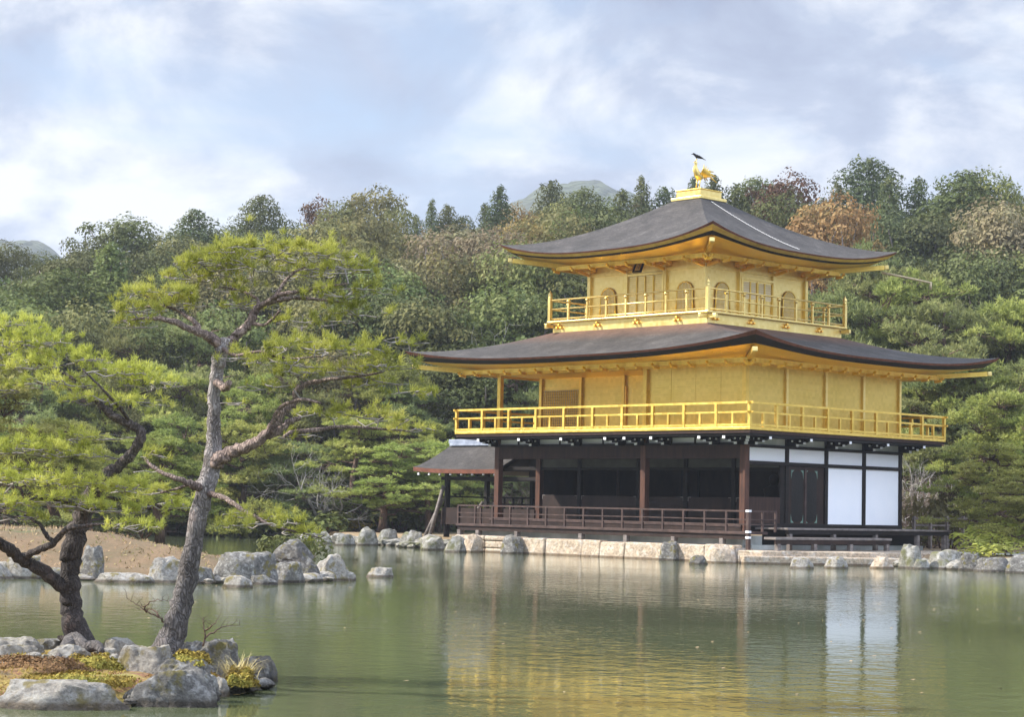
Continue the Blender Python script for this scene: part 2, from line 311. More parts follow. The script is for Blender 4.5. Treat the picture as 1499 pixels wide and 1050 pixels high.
foliage_mat('leaf_orange', (0.17, 0.12, 0.04), (0.28, 0.2, 0.07), (0.27, 0.23, 0.08), 0.2, 0.5)
foliage_mat('leaf_red', (0.078, 0.042, 0.029), (0.130, 0.058, 0.036), (0.111, 0.078, 0.036), 0.15, 0.5)
foliage_mat('leaf_yellow', (0.260, 0.240, 0.030), (0.380, 0.340, 0.050), (0.300, 0.300, 0.050), 0.25, 0.8)
foliage_mat('cedar_green', (0.088, 0.111, 0.032), (0.09, 0.115, 0.048), (0.14, 0.155, 0.06), 0.12, 0.7)
simple('trunk_grey', (0.12, 0.10, 0.09), (0.26, 0.23, 0.21), 3, 0.9, stretch=(3, 3, 0.6), bstr=0.8)
simple('trunk_pale', (0.26, 0.24, 0.22), (0.46, 0.43, 0.40), 3, 0.9, stretch=(3, 3, 0.6), bstr=0.8)
simple('trunk_brown', (0.07, 0.045, 0.032), (0.17, 0.11, 0.08), 3, 0.9, stretch=(3, 3, 0.6), bstr=0.8)
simple('twig_grey', (0.21, 0.185, 0.165), (0.36, 0.325, 0.295), 3, 0.9, bstr=0)
simple('bush_twig', (0.15, 0.11, 0.085), (0.27, 0.21, 0.17), 2, 0.9, bstr=0)
def pine_bark(name, lo, hi, red):
    m, t, b, o = new_mat(name)
    v = coord(t, (1, 1, 0.45)); vo = nd(t, 'ShaderNodeTexVoronoi', feature='DISTANCE_TO_EDGE'); vo.inputs['Scale'].default_value = 30
    nn = nd(t, 'ShaderNodeTexNoise'); nn.inputs['Scale'].default_value = 9; t.links.new(v, nn.inputs['Vector']); wp = nd(t, 'ShaderNodeMix', data_type='RGBA'); wp.inputs[0].default_value = 0.22
    t.links.new(v, wp.inputs[6]); t.links.new(nn.outputs['Color'], wp.inputs[7]); t.links.new(wp.outputs[2], vo.inputs['Vector'])
    a = noise_n(t, v, 5, 8, 0.7); c = ramp(t, a, [(0.32, lo), (0.55, hi), (0.68, red)])
    cr = ramp(t, vo.outputs[0], [(0.0, (0.42, 0.4, 0.4)), (0.22, (1.05, 1.05, 1.05))]); c = mixc(t, 0.8, c, cr, 'MULTIPLY')
    so = nd(t, 'ShaderNodeSeparateXYZ'); t.links.new(coord(t), so.inputs[0])      # dark low down: old plated bark plus painted crown shade; thin pale young bark above
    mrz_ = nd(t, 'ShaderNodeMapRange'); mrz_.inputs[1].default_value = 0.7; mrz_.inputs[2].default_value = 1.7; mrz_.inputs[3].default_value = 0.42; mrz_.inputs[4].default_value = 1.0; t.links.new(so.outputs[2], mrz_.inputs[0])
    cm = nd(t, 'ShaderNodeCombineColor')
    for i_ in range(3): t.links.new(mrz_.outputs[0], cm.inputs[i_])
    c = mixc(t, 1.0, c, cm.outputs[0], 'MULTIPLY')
    f = noise_n(t, v, 40, 6, 0.7); c = mixc(t, 0.6, c, ramp(t, f, [(0.3, (0.5, 0.5, 0.5)), (0.7, (1.4, 1.4, 1.4))]), 'MULTIPLY')
    t.links.new(c, b.inputs['Base Color']); b.inputs['Roughness'].default_value = 0.95
    s = nd(t, 'ShaderNodeMath', operation='ADD'); t.links.new(cr, s.inputs[0]); t.links.new(f, s.inputs[1]); bump(t, b, s.outputs[0], 1.0, 0.02)
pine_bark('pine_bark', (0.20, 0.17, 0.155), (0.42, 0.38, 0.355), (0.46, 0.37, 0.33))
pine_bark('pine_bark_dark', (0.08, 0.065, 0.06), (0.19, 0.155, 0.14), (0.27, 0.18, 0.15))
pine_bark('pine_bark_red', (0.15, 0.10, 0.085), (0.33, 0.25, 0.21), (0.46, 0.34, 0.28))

# ------------------------------------------------------------------ object helpers
class MB:
    def __init__(s): s.v = []; s.f = []; s.smooth = []
    def quad(s, *pts, sm=False):
        n = len(s.v); s.v += [tuple(map(float, q)) for q in pts]; s.f.append(tuple(range(n, n+len(pts)))); s.smooth.append(sm); return s
    def box(s, x0, x1, y0, y1, z0, z1):
        n = len(s.v)
        s.v += [(x0, y0, z0), (x1, y0, z0), (x1, y1, z0), (x0, y1, z0), (x0, y0, z1), (x1, y0, z1), (x1, y1, z1), (x0, y1, z1)]
        s.f += [tuple(n+i for i in q) for q in ((3, 2, 1, 0), (4, 5, 6, 7), (0, 1, 5, 4), (1, 2, 6, 5), (2, 3, 7, 6), (3, 0, 4, 7))]; s.smooth += [False]*6
        return s
    def bar(s, a, b, w, h=None, up=(0, 0, 1)):
        """rectangular beam from a to b; w across, h along up"""
        h = w if h is None else h
        a, b = Vector(a), Vector(b); d = (b-a).normalized(); u = Vector(up)
        if abs(d.dot(u)) > 0.98: u = Vector((1, 0, 0))
        sx = d.cross(u).normalized(); u = sx.cross(d).normalized(); n = len(s.v)
        for q in (a, b):
            for i, j in ((-1, -1), (1, -1), (1, 1), (-1, 1)): s.v.append(tuple(q + sx*(i*w/2) + u*(j*h/2)))
        s.f += [tuple(n+i for i in q) for q in ((3, 2, 1, 0), (4, 5, 6, 7), (0, 1, 5, 4), (1, 2, 6, 5), (2, 3, 7, 6), (3, 0, 4, 7))]; s.smooth += [False]*6
        return s
    def tube(s, pts, rad, n=8, cap=True):
        pts = [Vector(q) for q in pts]; rad = rad if hasattr(rad, '__len__') else [rad]*len(pts)
        base = len(s.v); prev = None
        for i, q in enumerate(pts):
            d = (pts[min(i+1, len(pts)-1)] - pts[max(i-1, 0)]).normalized()
            if prev is None: u = d.orthogonal().normalized()
            else:
                u = prev - d*prev.dot(d)
                u = u.normalized() if u.length > 1e-6 else d.orthogonal().normalized()
            prev = u; w = d.cross(u)
            for k in range(n):
                a = 2*math.pi*k/n; s.v.append(tuple(q + (u*math.cos(a) + w*math.sin(a))*rad[i]))
        for i in range(len(pts)-1):
            for k in range(n):
                a0 = base+i*n+k; a1 = base+i*n+(k+1) % n; s.f.append((a0, a1, a1+n, a0+n)); s.smooth.append(True)
        if cap:
            s.f.append(tuple(base+n-1-k for k in range(n))); s.smooth.append(False)
            s.f.append(tuple(base+(len(pts)-1)*n+k for k in range(n))); s.smooth.append(False)
        return s
    def lathe(s, c, prof, n=12):
        c = Vector(c); base = len(s.v)
        for r, z in prof:
            for k in range(n):
                a = 2*math.pi*k/n; s.v.append((c.x+r*math.cos(a), c.y+r*math.sin(a), c.z+z))
        for i in range(len(prof)-1):
            for k in range(n):
                a0 = base+i*n+k; a1 = base+i*n+(k+1) % n; s.f.append((a0, a1, a1+n, a0+n)); s.smooth.append(True)
        return s
    def grid(s, P, sm=True):
        """P: rows x cols x 3"""
        R, Cn = len(P), len(P[0]); n = len(s.v)
        for row in P: s.v += [tuple(map(float, q)) for q in row]
        for i in range(R-1):
            for j in range(Cn-1): s.f.append((n+i*Cn+j, n+i*Cn+j+1, n+(i+1)*Cn+j+1, n+(i+1)*Cn+j)); s.smooth.append(sm)
        return s
    def mesh(s, name, mat, origin=(0, 0, 0)):
        me = bpy.data.meshes.new(name); o_ = Vector(origin)
        me.from_pydata([(a-o_.x, b-o_.y, c-o_.z) for a, b, c in s.v], [], s.f)
        me.polygons.foreach_set('use_smooth', s.smooth)
        if mat: me.materials.append(MATS[mat])
        me.update(); return me
def wloc(o):
    l = Vector(o.location)
    while o.parent: o = o.parent; l += Vector(o.location)
    return l
def obj(name, mb, mat, parent=None, loc=None, bevel=0, label=None):
    """one mesh object; the builder's coordinates are world coordinates"""
    org = Vector(loc) if loc is not None else (wloc(parent) if parent else Vector((0, 0, 0)))
    me = mb.mesh(name, mat, org)
    o = bpy.data.objects.new(name, me); COL.objects.link(o)
    if parent: o.parent = parent; o.location = org - wloc(parent)
    else: o.location = org
    if bevel:
        b = o.modifiers.new('bevel', 'BEVEL'); b.width = bevel; b.segments = 2; b.limit_method = 'ANGLE'
    if label: o['label'] = label
    return o
def tag(o, label=None, cat=None, group=None, kind=None):
    for k_, v_ in (('label', label), ('category', cat), ('group', group), ('kind', kind)):
        if v_: o[k_] = v_
    return o
def empty(name, loc, label=None, cat=None, group=None, parent=None):
    o = bpy.data.objects.new(name, None); COL.objects.link(o)
    if parent: o.parent = parent; o.location = Vector(loc) - wloc(parent)
    else: o.location = loc
    o.empty_display_size = 0.3
    return tag(o, label, cat, group)
def np_mesh(name, verts, faces, mat, smooth=False):
    """verts n x 3, faces m x k (numpy)"""
    me = bpy.data.meshes.new(name); k = faces.shape[1]
    me.vertices.add(len(verts)); me.vertices.foreach_set('co', np.ascontiguousarray(verts, dtype=np.float32).ravel())
    me.loops.add(faces.size); me.loops.foreach_set('vertex_index', np.ascontiguousarray(faces, dtype=np.int32).ravel())
    me.polygons.add(len(faces)); me.polygons.foreach_set('loop_start', np.arange(0, faces.size, k, dtype=np.int32))
    me.polygons.foreach_set('loop_total', np.full(len(faces), k, dtype=np.int32))
    me.polygons.foreach_set('use_smooth', np.full(len(faces), smooth))
    if mat: me.materials.append(MATS[mat])
    me.update(calc_edges=True); me.validate(); return me
def link(name, me, parent=None, loc=(0, 0, 0)):
    o = bpy.data.objects.new(name, me); COL.objects.link(o); o.location = loc
    if parent: o.parent = parent
    return o
# ------------------------------------------------------------------ land and water
NEAR = [(26.5, -47.5), (28.9, -44.8), (29.4, -43.95), (29.88, -43.1), (29.75, -42.3), (29.3, -41.5), (28.3, -40.6), (27.5, -40.5), (26.6, -40.7), (25.9, -41.6), (25.2, -42.8), (24.3, -44.6), (23.5, -46.5), (24.5, -48.2)]
MIDI = [(3.5, -34.5), (6.9, -31.0), (8.5, -29.8), (10.4, -28.6), (10.1, -26), (9.6, -24.5), (6.5, -23.2), (2, -21.5), (-4, -20.5), (-11, -22.5), (-17, -29), (-14, -38), (-4, -41)]
MAIN = [(-300, -120), (-61.5, -3.8), (-48.7, 0.9), (-37.4, 6.1), (-29.6, 4.9), (-25, 2.6), (-22.4, 1.44), (-20.4, 1.7), (-16.5, 0.5), (-12.9, -0.9), (-12.6, -1.35), (1.2, -1.35), (1.8, -0.6), (4.0, 2.7), (6.4, 2.6), (8.07, 1.97), (9.19, 2.0), (13.1, 3.1), (18, 9), (60, 12), (400, 60), (400, 900), (-900, 900), (-900, -120)]
def sdist(P, poly):
    """signed distance of n x 2 points, positive inside"""
    P = np.asarray(P, float); poly = np.asarray(poly, float); D = np.full(len(P), 1e9); ins = np.zeros(len(P), bool)
    for i in range(len(poly)):
        a, b = poly[i], poly[(i+1) % len(poly)]; ab = b-a; ap = P-a
        t = np.clip((ap@ab)/(ab@ab), 0, 1); D = np.minimum(D, np.hypot(*(ap - t[:, None]*ab).T))
        c = ((a[1] > P[:, 1]) != (b[1] > P[:, 1])) & (P[:, 0] < (b[0]-a[0])*(P[:, 1]-a[1])/(b[1]-a[1]+1e-12)+a[0]); ins ^= c
    return np.where(ins, D, -D)
def sstep(a, b, x):
    t = np.clip((x-a)/(b-a), 0, 1); return t*t*(3-2*t)
def fdepth(P):
    return (np.asarray(P)-CAM[:2])@(FW[:2]/np.hypot(*FW[:2]))
def main_h(P):
    P = np.asarray(P, float); s = sdist(P, MAIN); d = fdepth(P)
    h = np.where(s > 0, 0.10 + 0.30*sstep(0, 1.2, s), np.maximum(-1.2, s*0.9))
    rise = 13.0*sstep(98, 175, d) + 14*sstep(170, 420, d) + 0.8*sstep(86, 100, d)
    w = sstep(3, 20, s)
    bumps = 0.5*np.sin(P[:, 0]*0.13+1)*np.sin(P[:, 1]*0.11) + 0.25*np.sin(P[:, 0]*0.41)*np.sin(P[:, 1]*0.37+2)
    return h + w*(rise + 0.25*bumps*sstep(85, 110, d)*2)
def gz(x, y): return float(main_h([(x, y)])[0])
fwh = FW[:2]/np.hypot(*FW[:2]); rth = np.array([fwh[1], -fwh[0]])
ds = np.concatenate([np.linspace(50, 98, 230), np.linspace(98.5, 240, 70), np.linspace(250, 700, 20)])
an = np.tan(np.radians(np.linspace(-32, 32, 330)))
Dg, Ag = np.meshgrid(ds, an, indexing='ij')
PX = CAM[0] + Dg*fwh[0] + Dg*Ag*rth[0]; PY = CAM[1] + Dg*fwh[1] + Dg*Ag*rth[1]
Z = main_h(np.stack([PX.ravel(), PY.ravel()], 1)).reshape(PX.shape)
def grid_mesh(name, X, Y, Z, mat):
    R, C_ = X.shape; v = np.stack([X.ravel(), Y.ravel(), Z.ravel()], 1)
    i, j = np.meshgrid(np.arange(R-1), np.arange(C_-1), indexing='ij'); a = (i*C_+j).ravel()
    f = np.stack([a, a+1, a+C_+1, a+C_], 1)[:, ::-1]
    return np_mesh(name, v, f, mat, True)
g = link('ground', grid_mesh('ground', PX, PY, Z, 'earth')); g['kind'] = 'structure'
g.data.materials.append(MATS['forest_floor'])
cen = main_h(np.zeros((1, 2)))
fd = np.array([p.center[:2] for p in g.data.polygons]); sdm = sdist(fd, MAIN)
g.data.polygons.foreach_set('material_index', ((fdepth(fd) > 92) | (sdm < 0)).astype(np.int32)); g.data.update()
def islet(name, poly, prof, mat, res):
    P = np.array(poly); x0, y0 = P.min(0)-1.2; x1, y1 = P.max(0)+1.2
    xs = np.arange(x0, x1, res); ys = np.arange(y0, y1, res); X, Y = np.meshgrid(xs, ys, indexing='ij')
    s = sdist(np.stack([X.ravel(), Y.ravel()], 1), poly).reshape(X.shape)
    Zz = prof(s, X, Y)
    o = link(name, grid_mesh(name, X, Y, Zz, mat)); o['kind'] = 'structure'; return o
def nz(X, Y, f, s=0.0):
    return np.array([noise.noise((x*f+s, y*f, 3.3)) for x, y in zip(X.ravel(), Y.ravel())]).reshape(X.shape)
def near_prof(s, X, Y): return np.where(s > 0, 0.14*sstep(-0.05, 0.45, s) + 0.05*sstep(0.3, 1.0, s), s*0.9) + 0.07*nz(X, Y, 1.4) + 0.04*nz(X, Y, 4.0)
def mid_prof(s, X, Y): return np.where(s > 0, 0.22*sstep(-0.1, 0.5, s) + 0.62*sstep(0.6, 5.0, s), s*0.7) + 0.08*nz(X, Y, 0.5)*sstep(0, 2, s)+0.03*nz(X, Y, 2.4)
islet('near_islet', NEAR, near_prof, 'mossy_earth', 0.07)
islet('middle_islet', MIDI, mid_prof, 'islet_earth', 0.3)
w = MB(); 
WX = np.linspace(-420, 260, 2)
w.quad((-500, -260, 0), (300, -260, 0), (300, 260, 0), (-500, 260, 0))
o = obj('pond_water', w, 'pond_water'); o['kind'] = 'structure'
# far wooded hills: one height field about 0.7 to 1.6 km off
ds = np.linspace(520, 1700, 130); an = np.tan(np.radians(np.linspace(-34, 34, 420)))
Dg, Ag = np.meshgrid(ds, an, indexing='ij')
PX = CAM[0] + Dg*fwh[0] + Dg*Ag*rth[0]; PY = CAM[1] + Dg*fwh[1] + Dg*Ag*rth[1]
Zh = np.full(PX.shape, 20.0)
def peak(px, py, d, wl, wd, pw=1.0):
    q = at_depth(px, py, d); dd = (q[:2]-CAM[:2])@fwh; ll = (q[:2]-CAM[:2])@rth
    L = Dg*Ag; e_ = np.exp(-np.abs((L-ll)/wl)**2.0 - ((Dg-dd)/wd)**2)
    return 20 + (q[2]-20)*e_
for a_ in ((850, 264, 1050, 125, 160), (790, 318, 980, 110, 150), (45, 348, 1050, 60, 170), (-160, 330, 1100, 90, 190), (430, 330, 1150, 70, 170), (1600, 300, 1200, 200, 180), (250, 395, 1250, 160, 200), (620, 365, 1200, 200, 200), (1200, 350, 1200, 300, 200)):
    Zh = np.maximum(Zh, peak(*a_))
tex = np.array([noise.noise((x*0.05, y*0.05, 1.0))*3.0 + noise.noise((x*0.15, y*0.15, 5.0))*2.6 + noise.noise((x*0.012, y*0.012, 2.0))*1.5 for x, y in zip(PX.ravel(), PY.ravel())]).reshape(PX.shape)
Zh = Zh + tex*sstep(18, 60, Zh)
o = link('hills', grid_mesh('hills', PX, PY, Zh-2, 'wooded_hill')); o['kind'] = 'structure'

hz = MB(); c_ = CAM[:2]; A_ = [c_ - fwh*40 - rth*1250, c_ - fwh*40 + rth*1250, c_ + fwh*1900 + rth*1250, c_ + fwh*1900 - rth*1250]
n = 0
for z in (-3.2, 190.0):
    for q in A_: hz.v.append((q[0], q[1], z))
hz.f = [(3, 2, 1, 0), (4, 5, 6, 7), (0, 1, 5, 4), (1, 2, 6, 5), (2, 3, 7, 6), (3, 0, 4, 7)]; hz.smooth = [False]*6
o = obj('haze', hz, 'haze_air'); o['kind'] = 'stuff'
# extra ground texture on the two islets: moss and litter nobody could count
def carpet(name, poly, prof, n, leaf, mats, seed, zoff=0.0, smin=0.1):
    R = np.random.default_rng(seed); P = np.array(poly); lo, hi = P.min(0), P.max(0); X = R.uniform(lo[0], hi[0], n); Y = R.uniform(lo[1], hi[1], n); s = sdist(np.stack([X, Y], 1), poly); k = s > smin; X, Y, s = X[k], Y[k], s[k]
    cl = np.array([noise.noise((x*2.2, y*2.2, seed)) for x, y in zip(X, Y)]); k = cl > -0.08; X, Y, s = X[k], Y[k], s[k]
    Z = prof(s, X, Y); C = np.stack([X, Y, Z+leaf*0.4+zoff], 1); V, Fc = [], []
    dr = unit(R.normal(size=C.shape)*0.6+np.array([0, 0, 0.8])); V, Fc = leaf_quads0(C, dr, leaf, R)
    o = link(name, np_mesh(name, V, Fc, mats)); o['kind'] = 'stuff'; return o
def leaf_quads0(C, Nn, size, R):
    n = len(C); a = Nn; b = np.cross(Nn, R.normal(size=(n, 3))); b /= np.linalg.norm(b, axis=1, keepdims=True)+1e-9; sz = size*R.uniform(0.5, 1.4, (n, 1))
    V = np.stack([C-b*sz*0.3-a*sz*.5, C+b*sz*0.3-a*sz*.5, C+a*sz+b*sz*0.06, C+a*sz-b*sz*0.06], 1).reshape(-1, 3); return V, np.arange(4*n).reshape(-1, 4)
def unit(v): return v/np.maximum(np.linalg.norm(v, axis=-1, keepdims=True), 1e-9)
carpet('moss', NEAR, near_prof, 52000, 0.016, 'moss_tips', 3)
carpet('dry_grass', MIDI, mid_prof, 30000, 0.045, 'dry_grass_tips', 5, smin=0.6)
# ------------------------------------------------------------------ the golden pavilion
B = 2.12; WX_ = 11.66; DY = 8.48
HB, HR = 4.265, 5.13           # storey-two gallery floor, rail top
CX, CY, HS = -5.84, 4.22, 2.754
pav = empty('golden_pavilion', (CX, CY, 0.5), 'gilded three-storey temple pavilion with two curved bark roofs at the edge of the pond', 'pavilion')
def P3(name, mb, mat, parent=pav, bevel=0, label=None): return obj(name, mb, mat, parent, bevel=bevel, label=label)

# --- bark roofs
def roof(name, cx, cy, hx, hy, tx, ty, zt, ze, lift, curve, bands, wallx, wally, zw_, liftp=3.2, label=None):
    """eave half sizes hx,hy at height ze (middle) and ze+lift (corner); top half sizes tx,ty at zt"""
    mb = MB(); n, mth = 26, 60
    def sidept(k, t, fx, fy):
        if k == 0: return (cx+t*fx, cy-fy)
        if k == 1: return (cx+fx, cy+t*fy)
        if k == 2: return (cx-t*fx, cy+fy)
        return (cx-fx, cy-t*fy)
    def eave(k, t, inset, drop):
        inset = inset*(1+0.9*abs(t)**7); x, y = sidept(k, t, hx-inset, hy-inset)
        # plan of the eave is very slightly hollow
        z = ze + lift*abs(t)**liftp - drop*(1+0.9*abs(t)**5)
        return (x, y, z)
    for k in range(4):
        P = []
        for i in range(n+1):
            s = i/n; row = []
            for j in range(mth+1):
                t = -1+2*j/mth; a = sidept(k, t, tx, ty); b_ = sidept(k, t, hx, hy)
                z = zt + (ze-zt)*(1-(1-s)**curve) + lift*abs(t)**liftp*s**2.2
                row.append((a[0]+(b_[0]-a[0])*s, a[1]+(b_[1]-a[1])*s, z))
            P.append(row)
        mb.grid(P[::-1])
    r = P3(name, mb, 'roof_bark', label=label)
    i0, d0 = 0.0, 0.0
    for nm, mt, ins, dr in bands:
        e_ = MB()
        for k in range(4):
            e_.grid([[eave(k, -1+2*j/mth, a_, b_) for j in range(mth+1)] for a_, b_ in ((i0, d0), (ins, dr))][::-1], sm=True)
        P3(nm, e_, mt, r); i0, d0 = ins, dr
    so = MB()
    for k in range(4):
        rows = []
        for i in range(9):
            s = i/8; row = []
            for j in range(mth+1):
                t = -1+2*j/mth; a = eave(k, t, i0, d0); b_ = sidept(k, t, wallx, wally)
                z = a[2]*(1-s) + s*(zw_) + 0.0
                z = a[2] + (zw_-a[2])*(s**0.8)
                row.append((a[0]+(b_[0]-a[0])*s, a[1]+(b_[1]-a[1])*s, z))
            rows.append(row)
        so.grid(rows[::-1])
    P3('soffit', so, 'gold_soffit', r)
    # corner rafters with pale end caps
    for sx, sy in ((1, -1), (-1, -1), (1, 1), (-1, 1)):
        c = MB(); a = Vector((cx+sx*wallx, cy+sy*wally, zw_-0.1)); q = eave(0, 1, i0+0.12, d0+0.09)
        ins = i0+0.10; b_ = Vector((cx+sx*(hx-ins), cy+sy*(hy-ins), q[2]-0.04)); c.bar(a, b_, 0.16, 0.16)
        P3('corner_rafter', c, 'gold_leaf', r)
        d = (b_-a).normalized(); c = MB(); c.bar(b_+d*0.01, b_+d*0.16, 0.17, 0.15); P3('rafter_cap', c, 'gold_pale', r, bevel=0.02)
    return r, eave
r3, eave3 = roof('upper_roof', CX, CY, 5.10, 5.10, 0.62, 0.62, 12.88, 10.57, 0.58, 1.30,
     (('bark_edge', 'bark_edge', 0.03, 0.05), ('gilt_eave_band', 'gold_leaf', 0.13, 0.14), ('dark_eave_band', 'eave_black', 0.24, 0.20)), HS+0.0, HS+0.0, 10.36, liftp=2.75)
r2, eave2 = roof('lower_roof', CX+0.01, CY, 8.34, 6.75, 3.64, 3.64, 7.98, 6.79, 0.49, 1.22,
     (('bark_edge', 'bark_edge', 0.05, 0.07), ('dark_eave_band', 'eave_black', 0.22, 0.20)), 5.84, 4.25, 6.56, liftp=3.0)
# purlins and bracket nubs under both eaves
def nubs(cx, cy, hx, hy, z, step, par, mat='gold_leaf'):
    mb = MB(); n2 = MB()
    for (x0, y0, x1, y1) in ((cx-hx, cy-hy, cx+hx, cy-hy), (cx+hx, cy-hy, cx+hx, cy+hy), (cx-hx, cy+hy, cx+hx, cy+hy), (cx-hx, cy-hy, cx-hx, cy+hy)):
        mb.bar((x0, y0, z), (x1, y1, z), 0.13, 0.15)
        L = math.hypot(x1-x0, y1-y0); k = int(round(L/step)); nx, ny = ((y1-y0)/L, -(x1-x0)/L)
        if (x0+x1)/2*0 + ((x0+x1)/2-cx)*nx + ((y0+y1)/2-cy)*ny < 0: nx, ny = -nx, -ny
        for i in range(k+1 if (ny < -0.5 or nx > 0.5) else 0):
            n2 = MB(); f = i/k; x, y = x0+(x1-x0)*f, y0+(y1-y0)*f
            n2.bar((x-nx*0.1, y-ny*0.1, z-0.13), (x+nx*0.17, y+ny*0.17, z-0.10), 0.09, 0.09)
            n2.bar((x+nx*0.17, y+ny*0.17, z-0.06), (x+nx*0.26, y+ny*0.26, z-0.01), 0.07, 0.07)
            P3('eave_bracket', n2, 'gold_soffit', par)
    P3('eave_purlin', mb, mat, par)
nubs(CX, CY, HS+0.85, HS+0.85, 10.28, 0.92, r3)
nubs(CX, CY, 5.84+0.95, 4.25+0.95, 6.50, 0.80, r2)
# flower-shaped bracket clusters on the top storey's post heads
for k, (ux, uy) in enumerate(((0, -1), (1, 0))):
    for i in range(4):
        c = -HS + i*2*HS/3
        x, y = (CX+c, CY-HS) if k == 0 else (CX+HS, CY+c)
        b_ = MB(); vx, vy = (1, 0) if k == 0 else (0, 1)
        b_.bar((x-vx*0.26, y-vy*0.26, 10.19), (x+vx*0.26, y+vy*0.26, 10.19), 0.12, 0.10)
        for t in (-1, 0, 1):
            b_.bar((x+vx*0.24*t, y+vy*0.24*t, 10.26), (x+vx*0.24*t+ux*0.4, y+vy*0.24*t+uy*0.4, 10.3), 0.09, 0.09)
            b_.bar((x+vx*0.24*t+ux*0.4, y+vy*0.24*t+uy*0.4, 10.26), (x+vx*0.24*t+ux*0.4, y+vy*0.24*t+uy*0.4, 10.42), 0.12)
        b_.bar((x+ux*0.1, y+uy*0.1, 10.06), (x+ux*0.62, y+uy*0.62, 10.16), 0.1, 0.1)
        P3('bracket', b_, 'gold_deep', bevel=0.01)
# braided lightning wire down the east slope
pts = []
for i in range(60):
    f = i/59; s = 0.06+0.80*f; tx_ = 0.62+(5.10-0.62)*s
    yy = CY - 0.35 + 0.6*f; z = 12.88 + (10.57-12.88)*(1-(1-s)**1.30) + 0.035
    pts.append((CX+tx_, yy, z + 0.012*(i % 2)))
w_ = MB()
for i in range(0, 59): 
    w_.tube([pts[i], (Vector(pts[i])*0.25+Vector(pts[i+1])*0.75)], 0.014, 6)
P3('lightning_wire', w_, 'braid_wire', r3)
# gilt drain pole reaching out from the north-east corner
c0 = Vector(eave3(0, 1, 0.34, 0.38)); ne = Vector((CX+4.7, CY+4.7, c0.z-0.05))
dp = MB().tube([ne, ne+Vector((0.62, 0.66, -0.16)), ne+Vector((1.25, 1.33, -0.34))], [0.045, 0.04, 0.035], 8); dp.tube([ne+Vector((1.22, 1.3, -0.33)), ne+Vector((1.22, 1.3, -0.58))], 0.045, 6)
P3('rain_spout', dp, 'lattice_wood', r3)

# --- top storey
def wall_panels(): pass
core = MB().box(CX-HS+0.03, CX+HS-0.03, CY-HS+0.03, CY+HS-0.03, 8.30, 10.45); P3('upper_wall', core, 'gold_pale')
bay = 2*HS/3
for i in range(4):
    for j in range(4):
        if i in (0, 3) or j in (0, 3):
            x, y = CX-HS+i*bay, CY-HS+j*bay; P3('upper_post', MB().box(x-0.075, x+0.075, y-0.075, y+0.075, 8.34, 10.2), 'gold_pale', bevel=0.01)
bm_ = MB()
for z0, z1 in ((8.34, 8.46), (10.0, 10.12)):
    o_ = HS+0.045; bm_.box(CX-o_, CX+o_, CY-o_, CY-HS+0.03, z0, z1); bm_.box(CX+HS-0.03, CX+o_, CY-o_+0.08, CY+o_, z0, z1); bm_.box(CX-o_, CX-HS+0.03, CY-o_+0.08, CY+o_, z0, z1)
P3('upper_tie_beams', bm_, 'gold_pale')
def face_frame(k):
    """returns f(u, w, z): u along the face from its middle, w outwards"""
    if k == 0: return lambda u, w_, z: (CX+u, CY-HS-w_, z)
    return lambda u, w_, z: (CX+HS+w_, CY+u, z)
def arch_pts(u0, hw, z0, z1, cusp=0.0):
    P = []
    P += [(u0-hw*1.12, z0), (u0-hw*1.02, z0+(z1-z0)*0.35), (u0-hw, z0+(z1-z0)*0.62)]
    for i in range(1, 12):
        a = math.pi*(1-i/12); P.append((u0+hw*math.cos(a), z0+(z1-z0)*0.62 + (z1-z0)*0.38*math.sin(a)**0.85*(1.0)))
    P += [(u0+hw, z0+(z1-z0)*0.62), (u0+hw*1.02, z0+(z1-z0)*0.35), (u0+hw*1.12, z0)]
    return P
